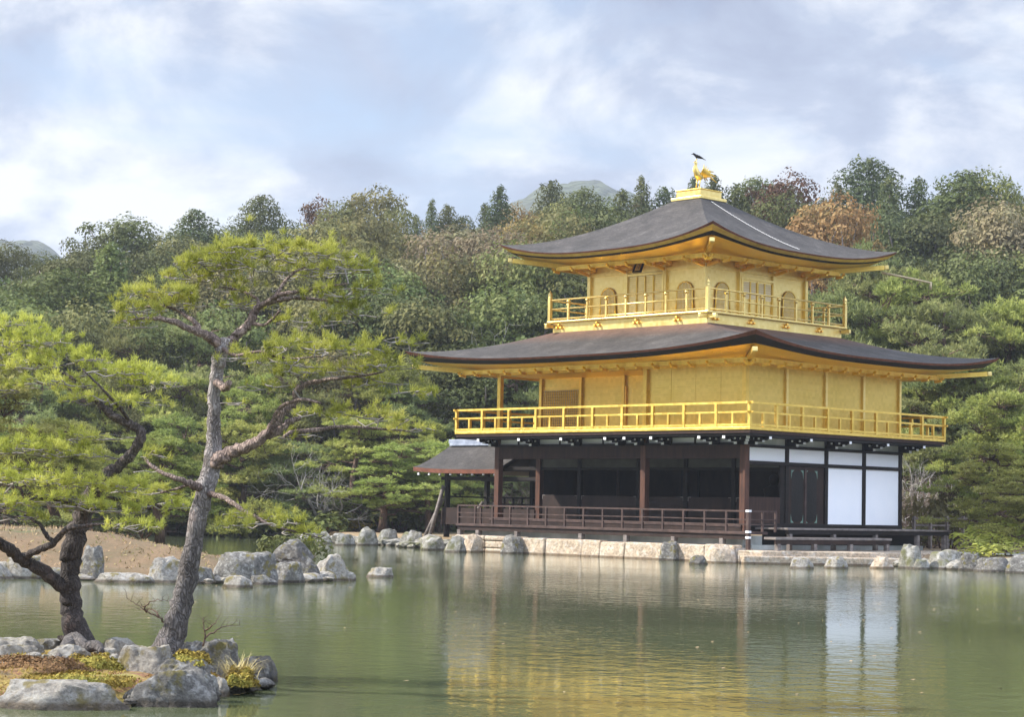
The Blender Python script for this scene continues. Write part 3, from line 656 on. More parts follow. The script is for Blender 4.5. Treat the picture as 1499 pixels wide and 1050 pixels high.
for k in (0, 1):
    ff = face_frame(k)
    for u0 in (-bay, bay):
        A = arch_pts(u0, 0.36, 8.47, 9.55)
        fr = MB()
        fr.tube([ff(u, 0.02, z) for u, z in A], 0.027, 6)
        win = P3('arched_window', fr, 'gold_leaf')
        bk = MB(); n = len(bk.v); bk.quad(*[ff(u, 0.006, z) for u, z in (A if k == 0 else A)]); 
        P3('paper_screen', bk, 'lattice_back', win)
        lt = MB()
        for i in range(-5, 6):
            u = u0+i*0.066; zz = 9.17 + 0.38*math.sqrt(max(0, 1-((u-u0)/0.36)**2))*0.9 if abs(u-u0) < 0.36 else 9.1
            lt.bar(ff(u, 0.018, 8.47), ff(u, 0.018, zz), 0.018, 0.018, up=(1, 0, 0) if k == 0 else (0, 1, 0))
        for z in (8.62, 8.80, 8.98, 9.16): lt.bar(ff(u0-0.36, 0.022, z), ff(u0+0.36, 0.022, z), 0.016, 0.016)
        P3('lattice', lt, 'gold_plank', win)
    # panelled doors in the middle bay
    d_ = MB(); d_.bar(ff(0, 0.03, 9.2), ff(0, 0.03, 9.2), 0.01) if False else None
    x0, x1 = -bay/2-0.03, bay/2+0.03
    fr = MB()
    for u in (x0+0.08, x1-0.08): fr.bar(ff(u, 0.05, 8.46), ff(u, 0.05, 10.0 if k == 0 else 9.88), 0.09, 0.09)
    fr.bar(ff(x0, 0.05, 9.93 if k == 0 else 9.80), ff(x1, 0.05, 9.93 if k == 0 else 9.80), 0.08, 0.08)
    dr = P3('door', fr, 'gold_pale')
    for sg in (-1, 1):
        lf = MB(); u = sg*0.42; x, y, z = ff(u, 0.02, 9.15)
        if k == 0: lf.box(x-0.41, x+0.41, y-0.012, y+0.02, 8.48, 9.88)
        else: lf.box(x-0.02, x+0.012, y-0.41, y+0.41, 8.48, 9.76)
        P3('door_leaf', lf, 'gold_pale_plank' if k == 0 else 'gold_pale', dr)
    lt = MB()
    if k == 0:
        for i in range(9): lt.bar(ff(-0.8, 0.045, 9.2+i*0.075), ff(0.8, 0.045, 9.2+i*0.075), 0.014, 0.014)
        for u in (-0.4, 0, 0.4): lt.bar(ff(u, 0.05, 8.5), ff(u, 0.05, 9.86), 0.05, 0.04)
    else:
        for u in (-0.82, -0.41, -0.02, 0.38, 0.8): lt.bar(ff(u, 0.05, 8.5), ff(u, 0.05, 9.7), 0.055, 0.05)
        for i in range(7): lt.bar(ff(-0.8, 0.04, 9.15+i*0.08), ff(0.8, 0.04, 9.15+i*0.08), 0.014, 0.014)
    P3('door_lattice', lt, 'gold_leaf', dr)
    if k == 1:
        for sg in (-1, 1):
            P3('paper_pane', MB().box(CX+HS+0.034, CX+HS+0.040, CY+sg*0.42-0.33, CY+sg*0.42+0.33, 9.1, 9.68), 'lattice_back', dr)
# name plaque hung under the south eave, tilted forward
pl = MB(); c = Vector((-5.62, 0.86, 10.20))
def tl(x, y, z):   # tilt about x axis
    a = math.radians(-24); q = Vector((x, y, z)); return c + Vector((q.x, q.y*math.cos(a)-q.z*math.sin(a), q.y*math.sin(a)+q.z*math.cos(a)))
def tbox(mb, x0, x1, y0, y1, z0, z1):
    n = len(mb.v); mb.box(x0, x1, y0, y1, z0, z1)
    for i in range(n, len(mb.v)): mb.v[i] = tuple(tl(*mb.v[i]))
for a_ in ((-0.2, 0.2, -0.03, 0.03, 0.25, 0.31), (-0.2, 0.2, -0.03, 0.03, -0.31, -0.25), (-0.2, -0.14, -0.028, 0.028, -0.25, 0.25), (0.14, 0.2, -0.028, 0.028, -0.25, 0.25)): tbox(pl, *a_)
plq = P3('name_plaque', pl, 'eave_black')
q_ = MB(); tbox(q_, -0.14, 0.14, 0.0, 0.015, -0.25, 0.25); P3('plaque_board', q_, 'gold_pale', plq)
q_ = MB(); tbox(q_, -0.105, -0.085, -0.02, 0.0, -0.23, 0.23); tbox(q_, 0.085, 0.105, -0.02, 0.0, -0.23, 0.23); P3('plaque_moulding', q_, 'gold_pale', plq)
try:
    tcu = bpy.data.curves.new('plaque_text', 'FONT'); tcu.body = '\u7a76\n\u7adf\n\u9802'; tcu.size = 0.14; tcu.align_x = 'CENTER'; tcu.extrude = 0.004; tcu.space_line = 0.95
    tob = bpy.data.objects.new('plaque_text', tcu); COL.objects.link(tob); bpy.context.view_layer.update()
    me = bpy.data.meshes.new_from_object(tob.evaluated_get(bpy.context.evaluated_depsgraph_get())); bpy.data.objects.remove(tob)
    if len(me.vertices) > 12:
        n = len(me.vertices); co = np.zeros(n*3); me.vertices.foreach_get('co', co); co = co.reshape(-1, 3)
        mid = (co.max(0)+co.min(0))/2; org = wloc(plq)
        new = np.array([tl(q[0]-mid[0], -0.006-abs(q[2]), q[1]-mid[1]) - org for q in co]); me.vertices.foreach_set('co', new.ravel().astype(np.float32)); me.materials.clear(); me.materials.append(MATS['black_lacquer']); me.update()
        o_ = link('plaque_writing', me, plq)
except Exception as ex: print('text', ex)

# gallery of the top storey: skirt, floor, railing
GO = HS+1.055
P3('upper_gallery_skirt', MB().box(CX-GO+0.12, CX+GO-0.12, CY-GO+0.12, CY+GO-0.12, 7.86, 8.30), 'gold_pale', bevel=0.01)
P3('upper_gallery_floor', MB().box(CX-GO-0.03, CX+GO+0.03, CY-GO-0.03, CY+GO+0.03, 8.30, 8.36), 'gold_pale', bevel=0.01)
for k in range(2):
    for i in range(8):
        f = -GO+0.5+i*(2*GO-1.0)/7; b_ = MB()
        for t in (-0.1, 0.0, 0.1):
            if k == 0: b_.bar((CX+f+t, CY-GO+0.12, 8.2-abs(t)), (CX+f+t, CY-GO+0.01, 8.22-abs(t)), 0.075)
            else: b_.bar((CX+GO-0.12, CY+f+t, 8.2-abs(t)), (CX+GO-0.01, CY+f+t, 8.22-abs(t)), 0.075)
        if i in (0, 2, 4, 6) or k == 1 and i % 2 == 0: P3('skirt_fitting', b_, 'gold_deep', bevel=0.01)
for sx, sy in ((1, -1), (-1, -1), (1, 1)):
    for vx, vy in ((sx, 0), (0, sy)):
        x, y = CX+sx*(GO-0.14), CY+sy*(GO-0.14)
        P3('beam_end', MB().bar((x+vx*0.05, y+vy*0.05, 8.19), (x+vx*0.42, y+vy*0.42, 8.19), 0.11, 0.13), 'gold_pale', bevel=0.01)
rl = empty('upper_railing', (CX, CY, 8.36), parent=pav)
GR = GO-0.04
def rail_side(a, b, zs, rad, mat, par, name='rail'):
    for z, r_ in zip(zs, rad):
        P3(name, MB().tube([(a[0], a[1], z), (b[0], b[1], z)], r_, 8), mat, par)
cor = [(CX-GR, CY-GR), (CX+GR, CY-GR), (CX+GR, CY+GR), (CX-GR, CY+GR)]
for k in range(4):
    a, b_ = cor[k], cor[(k+1) % 4]
    rail_side(a, b_, (9.13, 8.80, 8.44), (0.032, 0.026, 0.03), 'gold_pale', rl)
    for i in range(1, 8):
        f = i/8; x, y = a[0]+(b_[0]-a[0])*f, a[1]+(b_[1]-a[1])*f
        m_ = MB().box(x-0.035, x+0.035, y-0.035, y+0.035, 8.36, 8.98); m_.lathe((x, y, 8.98), [(0.03, 0), (0.075, 0.05), (0.085, 0.08), (0.05, 0.12), (0.03, 0.125)], 10)
        P3('post', m_, 'gold_pale', rl)
    x, y = a; m_ = MB().box(x-0.06, x+0.06, y-0.06, y+0.06, 8.30, 9.2)
    m_.lathe((x, y, 9.2), [(0.07, 0), (0.085, 0.03), (0.05, 0.05), (0.085, 0.10), (0.08, 0.16), (0.03, 0.24), (0.008, 0.31), (0, 0.31)], 12)
    P3('corner_post', m_, 'gold_pale', rl)

# --- second storey
P3('middle_wall', MB().box(-WX_+0.03, -0.03, B+0.03, DY-0.03, HB+0.02, 6.75), 'gold_plank')
P3('middle_wall', MB().box(-4.40, -0.03, 0.03, B+0.02, HB+0.02, 6.75), 'gold_plank')
P3('porch_ceiling', MB().box(-WX_, -4.40, 0.0, B+0.03, 6.42, 6.50), 'gold_leaf')
xs2 = [-WX_, -9.54, -7.42, -4.40, -2.12, 0]
for x in (-WX_, -4.40, 0):
    P3('middle_post', MB().box(x-0.085, x+0.085, -0.085, 0.085, HB, 6.45), 'gold_leaf', bevel=0.01)
for x in (-WX_, -9.58, -7.42, -6.3, -5.2):
    P3('middle_post', MB().box(x-0.07, x+0.07, B-0.07, B+0.07, HB, 6.45), 'gold_leaf', bevel=0.01)
for y in (B, 2*B, 3*B, DY):
    P3('middle_post', MB().box(-0.085, 0.05, y-0.06, y+0.06, HB, 6.45), 'gold_pale', bevel=0.01)
    P3('middle_post', MB().box(-WX_-0.085, -WX_+0.085, y-0.083, y+0.083, HB, 6.45), 'gold_leaf') if y > B else None
tb = MB().box(-WX_-0.1, 0.1, -0.1, 0.1, 6.42, 6.66); tb.box(-0.1, 0.1, 0.1, DY+0.1, 6.42, 6.66); tb.box(-WX_-0.1, -WX_+0.1, 0.1, DY+0.1, 6.42, 6.66)
P3('middle_head_beam', tb, 'gold_leaf')
tb = MB().box(-0.045, 0.05, 0.09, DY-0.09, 6.16, 6.24); tb.box(-4.31, -0.09, -0.05, 0.045, 6.16, 6.24); tb.box(-WX_+0.08, -4.41, B-0.05, B+0.045, 6.05, 6.13)
bd = MB()
for x in (-3.3, -2.2, -1.1): bd.box(x-0.02, x+0.02, 0.022, 0.036, HB+0.05, 6.40)
P3('board_joint', bd, 'gold_plank')
P3('red_door_edge', MB().box(-7.36, -7.30, B-0.045, B+0.03, HB+0.05, 6.05), 'gold_deep')
lw = MB()
for i in range(20): lw.box(-11.5+i*0.098, -11.488+i*0.098, B-0.03, B+0.03, HB+0.06, 5.95)
for i in range(17): lw.box(-11.56, -9.66, B-0.026, B+0.03, HB+0.1+i*0.108, HB+0.112+i*0.108)
l_ = P3('lattice_shutter', lw, 'gold_leaf')
P3('shutter_back', MB().box(-11.56, -9.66, B+0.005, B+0.028, HB+0.05, 6.0), 'lattice_wood', l_)
O2 = 1.165
P3('middle_gallery_floor', MB().box(-WX_-O2, O2, -O2, DY+O2, HB-0.02, HB+0.075), 'gold_leaf', bevel=0.01)
P3('gallery_edge_board', MB().box(-WX_-O2+0.04, O2-0.04, -O2+0.04, DY+O2-0.04, HB-0.12, HB-0.02), 'board_brown')
P3('gallery_joist', MB().box(-WX_-O2+0.10, O2-0.10, -O2+0.10, DY+O2-0.10, HB-0.20, HB-0.12), 'eave_black')
rl = empty('middle_railing', (CX, CY, HB+0.075), parent=pav)
q = O2-0.05; cor = [(-WX_-q, -q), (q, -q), (q, DY+q), (-WX_-q, DY+q)]; cnt = [10, 8, 10, 8]
for k in range(4):
    a, b_ = Vector((*cor[k], 0)), Vector((*cor[(k+1) % 4], 0)); d = (b_-a).normalized()
    for z, r_, ex in ((HR-0.01, 0.036, 0.16), (HB+0.55, 0.03, 0.16), (HB+0.14, 0.04, 0.0)):
        P3('rail', MB().bar(a-d*ex+Vector((0, 0, z)), b_+d*ex+Vector((0, 0, z)), r_*1.8, r_*2 if k % 2 == 0 else r_*1.95), 'gold_leaf', rl)
    for i in range(cnt[k]):
        p_ = a.lerp(b_, i/cnt[k]); P3('post', MB().box(p_.x-0.05, p_.x+0.05, p_.y-0.05, p_.y+0.05, HB+0.07, HR-0.045), 'gold_leaf', rl)
        p_ = a.lerp(b_, (i+0.5)/cnt[k]); P3('short_post', MB().box(p_.x-0.038, p_.x+0.038, p_.y-0.038, p_.y+0.038, HB+0.07, HB+0.52), 'gold_leaf', rl)

# --- ground storey
FL = 1.20
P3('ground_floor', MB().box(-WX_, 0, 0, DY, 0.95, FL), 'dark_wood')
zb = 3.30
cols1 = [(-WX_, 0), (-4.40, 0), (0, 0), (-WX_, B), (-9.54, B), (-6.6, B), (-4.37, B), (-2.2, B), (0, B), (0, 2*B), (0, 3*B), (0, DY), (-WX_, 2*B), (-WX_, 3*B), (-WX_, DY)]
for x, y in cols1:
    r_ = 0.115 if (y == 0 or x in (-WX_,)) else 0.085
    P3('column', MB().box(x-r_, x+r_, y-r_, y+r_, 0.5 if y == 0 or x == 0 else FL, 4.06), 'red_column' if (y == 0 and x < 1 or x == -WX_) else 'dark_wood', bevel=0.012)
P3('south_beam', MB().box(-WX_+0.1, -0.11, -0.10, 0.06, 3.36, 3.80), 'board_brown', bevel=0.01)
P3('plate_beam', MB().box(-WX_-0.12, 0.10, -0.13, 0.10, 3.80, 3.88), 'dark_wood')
e_ = MB()
for z0, z1, o_ in ((3.74, 3.84, 0.10), (3.18, 3.30, 0.09), (1.14, 1.26, 0.09)): e_.box(-0.06, o_, 0.13 if z1 > 3.5 else 0.09, DY+0.1, z0, z1)
P3('east_beams', e_, 'dark_wood', bevel=0.008)
for i in range(4):     # white plaster strips and brackets' backing, east side
    y0, y1 = i*B+0.12, (i+1)*B-0.12
    P3('plaster_strip', MB().box(-0.02, 0.035, y0-0.03, y1+0.03, 3.30, 3.74), 'white_plaster')
    P3('plaster_strip', MB().box(-0.02, 0.03, y0-0.03, y1+0.03, 3.84, 4.06), 'grey_plaster')
for i in (2, 3):
    P3('white_wall_panel', MB().box(-0.02, 0.035, i*B+0.085, (i+1)*B-0.085, 1.26, 3.18), 'white_plaster')
# half shutter and dark opening of the first east bay, double doors of the second
P3('half_shutter', MB().box(-0.03, 0.03, 0.115, B-0.3, FL+0.02, 2.12), 'board_brown', bevel=0.01)
P3('shutter_frame', MB().box(-0.04, 0.04, B-0.3, B-0.085, FL+0.02, 3.18), 'dark_wood')
dd = MB().box(-0.035, 0.02, B+0.085, 2*B-0.085, FL+0.02, 3.18); dbl = P3('double_door', dd, 'brown_wood')
for j, y in enumerate((B+0.33, B+1.08)):
    lf = MB(); yc = y+0.26; A = []
    for i in range(13):
        a = math.pi*i/12; A.append((yc+0.30*math.cos(a), 2.72+0.30*math.sin(a)))
    for i in range(13):
        a = math.pi+math.pi*i/12; A.append((yc+0.30*math.cos(a), 1.62+0.30*math.sin(a)))
    lf.quad(*[(0.028, yy, z) for yy, z in A]); P3('door_leaf', lf, 'black_lacquer', dbl)
    for sg, zz in ((-1, 3.02), (1, 3.02), (-1, 1.32), (1, 1.32)):
        m_ = MB(); yy = yc+sg*0.33; s_ = 1 if zz > 2 else -1
        m_.quad((0.03, yy, zz+0.03*s_), (0.03, yy-sg*0.16, zz+0.03*s_), (0.03, yy-sg*0.05, zz-0.06*s_), (0.03, yy, zz-0.28*s_)); P3('corner_fitting', m_, 'verdigris', dbl)
P3('door_meeting_stile', MB().box(0.02, 0.05, B+1.02-0.05, B+1.02+0.05, FL+0.03, 3.1), 'rail_wood', dbl)
# south bracket zone: pale infill, stub posts
nB = 11
for i in range(nB):
    x0 = -WX_ + i*WX_/nB; P3('plaster_infill', MB().box(x0+0.03, x0+WX_/nB-0.03, -0.03, 0.03, 3.88, 4.06), 'white_plaster')
    P3('stub_post', MB().box(x0-0.035, x0+0.035, -0.05, 0.05, 3.88, 4.06), 'dark_wood')
# south inner row: shutters, lintels, dim strip
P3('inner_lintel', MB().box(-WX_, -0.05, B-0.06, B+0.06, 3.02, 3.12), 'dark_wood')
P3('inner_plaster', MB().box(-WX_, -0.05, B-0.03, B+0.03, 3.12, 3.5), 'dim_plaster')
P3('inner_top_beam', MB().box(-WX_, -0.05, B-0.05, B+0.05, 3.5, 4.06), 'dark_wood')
xr = [-WX_+0.1, -9.54, -6.6, -4.37, -2.2, -0.05]
for a_, b_ in zip(xr[:-1], xr[1:]):
    s_ = P3('half_shutter', MB().box(a_+0.1, b_-0.1, B-0.035, B+0.035, FL+0.02, 2.10), 'brown_wood', bevel=0.01)
    for x_ in (a_+0.1, b_-0.1):
        sg = 1 if x_ < (a_+b_)/2 else -1; m_ = MB(); m_.box(min(x_, x_+sg*0.14), max(x_, x_+sg*0.14), B-0.042, B-0.036, 2.075, 2.10); m_.box(min(x_, x_+sg*0.025), max(x_, x_+sg*0.025), B-0.043, B-0.037, 1.95, 2.08); P3('corner_fitting', m_, 'old_grey_wood', s_)
iw = MB().box(-WX_+0.05, -0.05, 3*B, 3*B+0.06, FL, 4.06); iw.box(-WX_-0.03, -WX_+0.03, B+0.1, DY, FL, 4.06); iw.box(-WX_, 0, DY-0.06, DY, FL, 4.06)
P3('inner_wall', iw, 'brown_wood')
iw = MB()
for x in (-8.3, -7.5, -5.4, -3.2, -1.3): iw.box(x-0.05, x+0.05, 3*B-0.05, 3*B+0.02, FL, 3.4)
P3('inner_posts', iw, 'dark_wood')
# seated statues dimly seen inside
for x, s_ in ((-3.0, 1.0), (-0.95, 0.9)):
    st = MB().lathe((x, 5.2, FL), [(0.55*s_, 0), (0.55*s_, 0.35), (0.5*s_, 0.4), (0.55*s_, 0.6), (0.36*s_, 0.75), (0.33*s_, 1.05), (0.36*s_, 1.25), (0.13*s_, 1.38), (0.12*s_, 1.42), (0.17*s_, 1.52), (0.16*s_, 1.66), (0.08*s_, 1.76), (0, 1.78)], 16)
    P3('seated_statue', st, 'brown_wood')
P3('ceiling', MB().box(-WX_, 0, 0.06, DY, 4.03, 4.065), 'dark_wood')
# stepped brackets carrying the gallery
def bracket(x, y, vx, vy):
    b_ = MB()
    for i, (L, z) in enumerate(((0.42, 3.86), (0.72, 3.94), (1.0, 4.02))): b_.bar((x, y, z), (x+vx*L, y+vy*L, z), 0.11-0.004*i, 0.085)
    for L in (0.38, 0.7):
        px_, py_ = -vy, vx; b_.bar((x+vx*L-px_*0.2, y+vy*L-py_*0.2, 3.99), (x+vx*L+px_*0.2, y+vy*L+py_*0.2, 3.99), 0.09, 0.08)
    nf = len(b_.f); t_ = b_
    for L, z in ((0.42, 3.86), (0.72, 3.94), (1.0, 4.02)): t_.bar((x+vx*L, y+vy*L, z), (x+vx*(L+0.025), y+vy*(L+0.025), z), 0.115, 0.088)
    for L in (0.38, 0.7):
        for sg in (-1, 1):
            px_, py_ = -vy*sg, vx*sg; t_.bar((x+vx*L+px_*0.2, y+vy*L+py_*0.2, 3.99), (x+vx*L+px_*0.215, y+vy*L+py_*0.215, 3.99), 0.07, 0.06)
    r_ = P3('bracket', b_, 'eave_black'); r_.data.materials.append(MATS['white_tip'])      # painted ends
    for i_ in range(nf, len(r_.data.polygons)): r_.data.polygons[i_].material_index = 1
for x in (-WX_, -10.6, -9.54, -8.48, -7.42, -6.36, -5.3, -4.4, -3.18, -2.12, -1.06, 0):
    if x in (-WX_, -9.54, -7.42, -5.3, -4.4+9, -3.18, -1.06, 0) or True:
        if round((x+WX_)/B*2) % 2 == 0 or x in (0, -4.4): bracket(x, -0.05, 0, -1)
for y in (0, B, 2*B, 3*B, DY): bracket(0.05, y, 1, 0)
bracket(0.04, -0.04, 0.72, -0.72)
# outer veranda deck on the pond side, with its rail
vb = -1.04
P3('veranda_deck', MB().box(-WX_-1.1, 1.0, vb-0.03, 0.0, 0.90, 0.99), 'rail_wood', bevel=0.01)
P3('veranda_joist', MB().box(-WX_-1.06, 0.96, vb+0.03, vb+0.14, 0.74, 0.90), 'brown_wood')
P3('step_riser', MB().box(-WX_-0.3, 0.0, -0.14, -0.12, 0.99, FL), 'brown_wood')
P3('veranda_board', MB().box(-WX_-0.3, 0.0, -0.16, 0.0, FL-0.07, FL+0.004), 'rail_wood')
for x in (-WX_-1.0, -11.66, -9.64, -6.45, -4.33, -2.18, -0.1): P3('deck_leg', MB().box(x-0.08, x+0.08, vb+0.02, vb+0.2, 0.35, 0.76), 'old_grey_wood', bevel=0.01)
pf = MB().box(-WX_-0.6, 0.3, -0.55, -0.4, 0.3, 0.92); P3('plaster_footing', pf, 'grey_plaster')
P3('plaster_footing', MB().box(0.3, 0.42, -0.55, DY+0.3, 0.3, 0.86), 'grey_plaster')
vr = empty('veranda_railing', (CX, vb, 0.99), parent=pav)
xa, xb = -WX_-1.03, 1.03
def seg(a, b, n, ends=(1, 1)):
    a, b = Vector(a), Vector(b); d = (b-a).normalized()
    for z, h in ((1.645, 0.055), (1.38, 0.035), (1.22, 0.035)):
        P3('rail', MB().bar(a+Vector((0, 0, z))-d*0.03, b+Vector((0, 0, z))+d*0.03, 0.055, h), 'rail_wood', vr)
    for i in range(n+1):
        p_ = a.lerp(b, i/n)
        P3('post', MB().box(p_.x-0.034, p_.x+0.034, p_.y-0.034, p_.y+0.034, 0.99, 1.62), 'rail_wood', vr)
seg((xa, vb+0.03, 0), (xb, vb+0.03, 0), 15)
seg((xb, vb+0.07, 0), (xb, 0.35, 0), 2)
seg((xa, vb+0.07, 0), (xa, 1.2, 0), 2)
P3('newel_post', MB().box(xb-0.06, xb+0.06, vb-0.03, vb+0.09, 0.3, 1.63), 'rail_wood', bevel=0.01)
for z in (0.80, 0.98, 1.645): P3('metal_cap', MB().box(xb-0.068, xb+0.068, vb-0.036, vb+0.098, z-0.03, z+0.04), 'white_tip')
# low plank decks on the east side
P3('side_deck', MB().box(0.12, 1.5, 0.42, DY+1.0, 1.07, 1.13), 'old_grey_wood', bevel=0.008)
P3('side_deck_joist', MB().box(1.36, 1.46, 0.45, DY+0.95, 0.93, 1.07), 'dark_wood')
P3('side_deck_back', MB().box(0.43, 0.46, 0.42, DY+0.3, 0.3, 1.06), 'dark_wood')
for y in (0.6, 2.9, 5.2, 7.6, 9.2): P3('deck_leg', MB().box(1.34, 1.48, y-0.07, y+0.07, 0.3, 0.94), 'old_grey_wood', bevel=0.01)
P3('step_bench', MB().box(1.62, 2.1, -0.95, 5.2, 0.76, 0.84), 'old_grey_wood', bevel=0.008)
P3('bench_apron', MB().box(2.0, 2.07, -0.9, 5.15, 0.62, 0.76), 'brown_wood')
for y in (-0.75, 1.1, 3.0, 5.0): P3('bench_leg', MB().box(1.95, 2.09, y-0.08, y+0.08, 0.3, 0.63), 'old_grey_wood', bevel=0.01)

# --- finial and gilt phoenix
P3('finial_base', MB().box(CX-0.72, CX+0.72, CY-0.72, CY+0.72, 12.84, 12.95), 'gold_pale', bevel=0.015)
P3('finial_box', MB().box(CX-0.58, CX+0.58, CY-0.58, CY+0.58, 12.95, 13.20), 'gold_pale', bevel=0.01)
P3('finial_lip', MB().box(CX-0.61, CX+0.61, CY-0.61, CY+0.61, 13.20, 13.235), 'gold_leaf', bevel=0.008)
P3('finial_cap', MB().lathe((CX-0.02, CY, 13.235), [(0.26, 0), (0.2, 0.06), (0.1, 0.1), (0, 0.1)], 16), 'gold_leaf')
ph = empty('phoenix', (CX-0.02, CY, 13.33), parent=pav)
# faces south: body along -y with raised wings and fan tail; tail to the north (photo right)
bx, by, bz = CX-0.02, CY, 13.33
for sx in (-0.075, 0.075):
    P3('phoenix_leg', MB().tube([(bx+sx, by-0.05, bz), (bx+sx, by-0.03, bz+0.2), (bx+sx*0.9, by+0.01, bz+0.36)], [0.022, 0.02, 0.045], 8), 'gold_leaf', ph)
body = MB().tube([(bx, by+0.22, bz+0.42), (bx, by+0.12, bz+0.43), (bx, by, bz+0.46), (bx, by-0.10, bz+0.54), (bx, by-0.16, bz+0.66), (bx, by-0.18, bz+0.80), (bx, by-0.17, bz+0.90), (bx, by-0.19, bz+0.97)], [0.03, 0.11, 0.15, 0.13, 0.085, 0.055, 0.05, 0.065], 14)
body.tube([(bx, by-0.2, bz+0.97), (bx, by-0.30, bz+0.93)], [0.035, 0.004], 8)
body.tube([(bx, by-0.17, bz+1.02), (bx, by-0.13, bz+1.08), (bx, by-0.08, bz+1.06)], [0.02, 0.018, 0.004], 6)
P3('phoenix_body', body, 'gold_pale', ph)
for sg in (-1, 1):
    wg = MB()
    for i in range(7):
        a = math.radians(84-i*13); L = 0.50-0.035*i
        base = Vector((bx+sg*0.12, by-0.04+0.035*i, bz+0.5)); tip = base + Vector((sg*0.12, math.cos(a)*L*0.85+0.02*i, math.sin(a)*L*0.78)); mid = base.lerp(tip, 0.5)+Vector((sg*0.07, 0.0, 0.02))
        wg.tube([base, mid, tip], [0.04, 0.034, 0.006], 5)
    P3('phoenix_wing', wg, 'gold_leaf', ph)
tl_ = MB()
for i in range(8):
    sp_ = (i-3.5)/3.5; base = Vector((bx+sp_*0.05, by+0.18, bz+0.44)); tip = base + Vector((sp_*0.22, 0.60-0.1*abs(sp_), 0.30-0.34*abs(sp_)**1.3-0.12*(i % 2))); mid = base.lerp(tip, 0.5)+Vector((0, 0, 0.13))
    tl_.tube([base, mid, tip], [0.03, 0.035, 0.02], 5)
P3('phoenix_tail', tl_, 'gold_leaf', ph)
# crow on the phoenix's head
cz_ = bz+1.075; cx_, cy_ = bx, by-0.14
cr = empty('crow', (cx_, cy_, cz_), 'black crow perched on the head of the gilt phoenix on the roof peak', 'bird')
dv = Vector((0.55, 0.80, 0)).normalized()     # tail direction, to photo right
def cw(a, h, s_=0): return tuple(Vector((cx_, cy_, cz_)) + dv*a + Vector((-dv.y, dv.x, 0))*s_ + Vector((0, 0, h)))
bd_ = MB().tube([cw(-0.15, 0.17), cw(-0.125, 0.185), cw(-0.09, 0.175), cw(-0.06, 0.15), cw(0.0, 0.11), cw(0.09, 0.075), cw(0.17, 0.045), cw(0.24, 0.02)], [0.012, 0.036, 0.042, 0.042, 0.066, 0.055, 0.03, 0.012], 10)
obj('crow_body', bd_, 'crow_black', cr); obj('beak', MB().tube([cw(-0.155, 0.175), cw(-0.215, 0.16)], [0.018, 0.002], 6), 'crow_black', cr)
obj('tail', MB().bar(cw(0.2, 0.04), cw(0.34, -0.02), 0.05, 0.012), 'crow_black', cr)
for sg in (-1, 1):
    obj('wing', MB().tube([cw(-0.03, 0.135, sg*0.045), cw(0.08, 0.10, sg*0.06), cw(0.26, 0.03, sg*0.025)], [0.02, 0.035, 0.006], 6), 'crow_black', cr)
    obj('leg', MB().tube([cw(0.0, 0.07, sg*0.02), cw(0.0, -0.03, sg*0.02)], 0.008, 5), 'crow_black', cr)

# --- fishing porch on the west side
sp = empty('fishing_porch', (-14.5, 3.18, 0.5), parent=pav)
def SP(n_, mb, mat, bevel=0): return P3(n_, mb, mat, sp, bevel)
SP('porch_floor', MB().box(-16.9, -WX_-0.1, B-0.12, 2*B+0.12, 1.02, 1.16), 'dark_wood')
SP('porch_apron', MB().box(-16.95, -WX_-0.1, B-0.16, B-0.12, 0.9, 1.55), 'brown_wood')
for x, y in ((-16.8, B), (-16.8, 2*B), (-14.2, 2*B)): SP('porch_post', MB().box(x-0.085, x+0.085, y-0.085, y+0.085, 0.25, 3.05), 'dark_wood', 0.01)
for y in (B, 2*B): SP('porch_beam', MB().box(-17.1, -WX_, y-0.07, y+0.07, 2.62, 2.76), 'dark_wood')
for y in (B, 2*B): SP('porch_beam', MB().box(-17.3, -WX_, y-0.08, y+0.08, 3.02, 3.14), 'dark_wood')
for y, z in ((2*B, 1.98), (2*B, 1.72)): SP('porch_rail', MB().box(-16.8, -WX_, y-0.03, y+0.03, z-0.03, z+0.03), 'dark_wood')
for i in range(9): SP('porch_baluster', MB().box(-16.3+i*0.5, -16.25+i*0.5, 2*B-0.03, 2*B+0.03, 1.16, 2.0), 'dark_wood')
SP('porch_rail', MB().box(-16.83, -16.77, B, 2*B, 1.95, 2.01), 'dark_wood')
for a_, b_ in (((-16.95, B-0.1, 1.9), (-17.6, B-0.5, 0.25)), ((-16.8, B-0.2, 2.4), (-17.25, B-0.55, 0.2)), ((-17.0, 2*B, 1.8), (-18.2, 2*B-0.3, 0.3))): SP('leaning_prop', MB().tube([a_, b_], 0.075, 8), 'old_grey_wood')
rp = MB(); yr = 3.18
def rz(f): return 3.02 + (4.02-3.02)*(f**1.25)      # f: 0 eave .. 1 ridge
for sg in (-1, 1):
    P = []
    for i in range(13):
        f = i/12; y = yr + sg*1.95*(1-f)
        P.append([(x, y, rz(f) + (0.10*((abs(x+14.6)/3.3)**3)*(1-f))) for x in np.linspace(-17.85, -13.2, 14)])
    rp.grid(P if sg < 0 else P[::-1]); 
    low = [[(x, y, z-dz) for x, y, z in P[0]] for dz in (0.0, 0.16)]
    rp2 = MB().grid(low[::-1] if sg < 0 else low); SP('porch_eave_edge', rp2, 'bark_edge')
    un = [[(x, y, z-0.16) for x, y, z in row] for row in P]; un = un[::-1] if sg < 0 else un
    SP('porch_soffit', MB().grid(un), 'dark_wood')
    ve = [[Vector(P[i][0])-Vector((0, 0, dz)) for i in range(13)] for dz in (0, 0.17)]; SP('verge', MB().grid(ve), 'bark_edge')
rp.v and SP('porch_roof', rp, 'roof_bark')
SP('porch_dark_fill', MB().box(-13.25, -WX_-0.12, 3.1, 3.2, 2.78, 3.95), 'eave_black')  # black box added to fill the dark gap between the columns
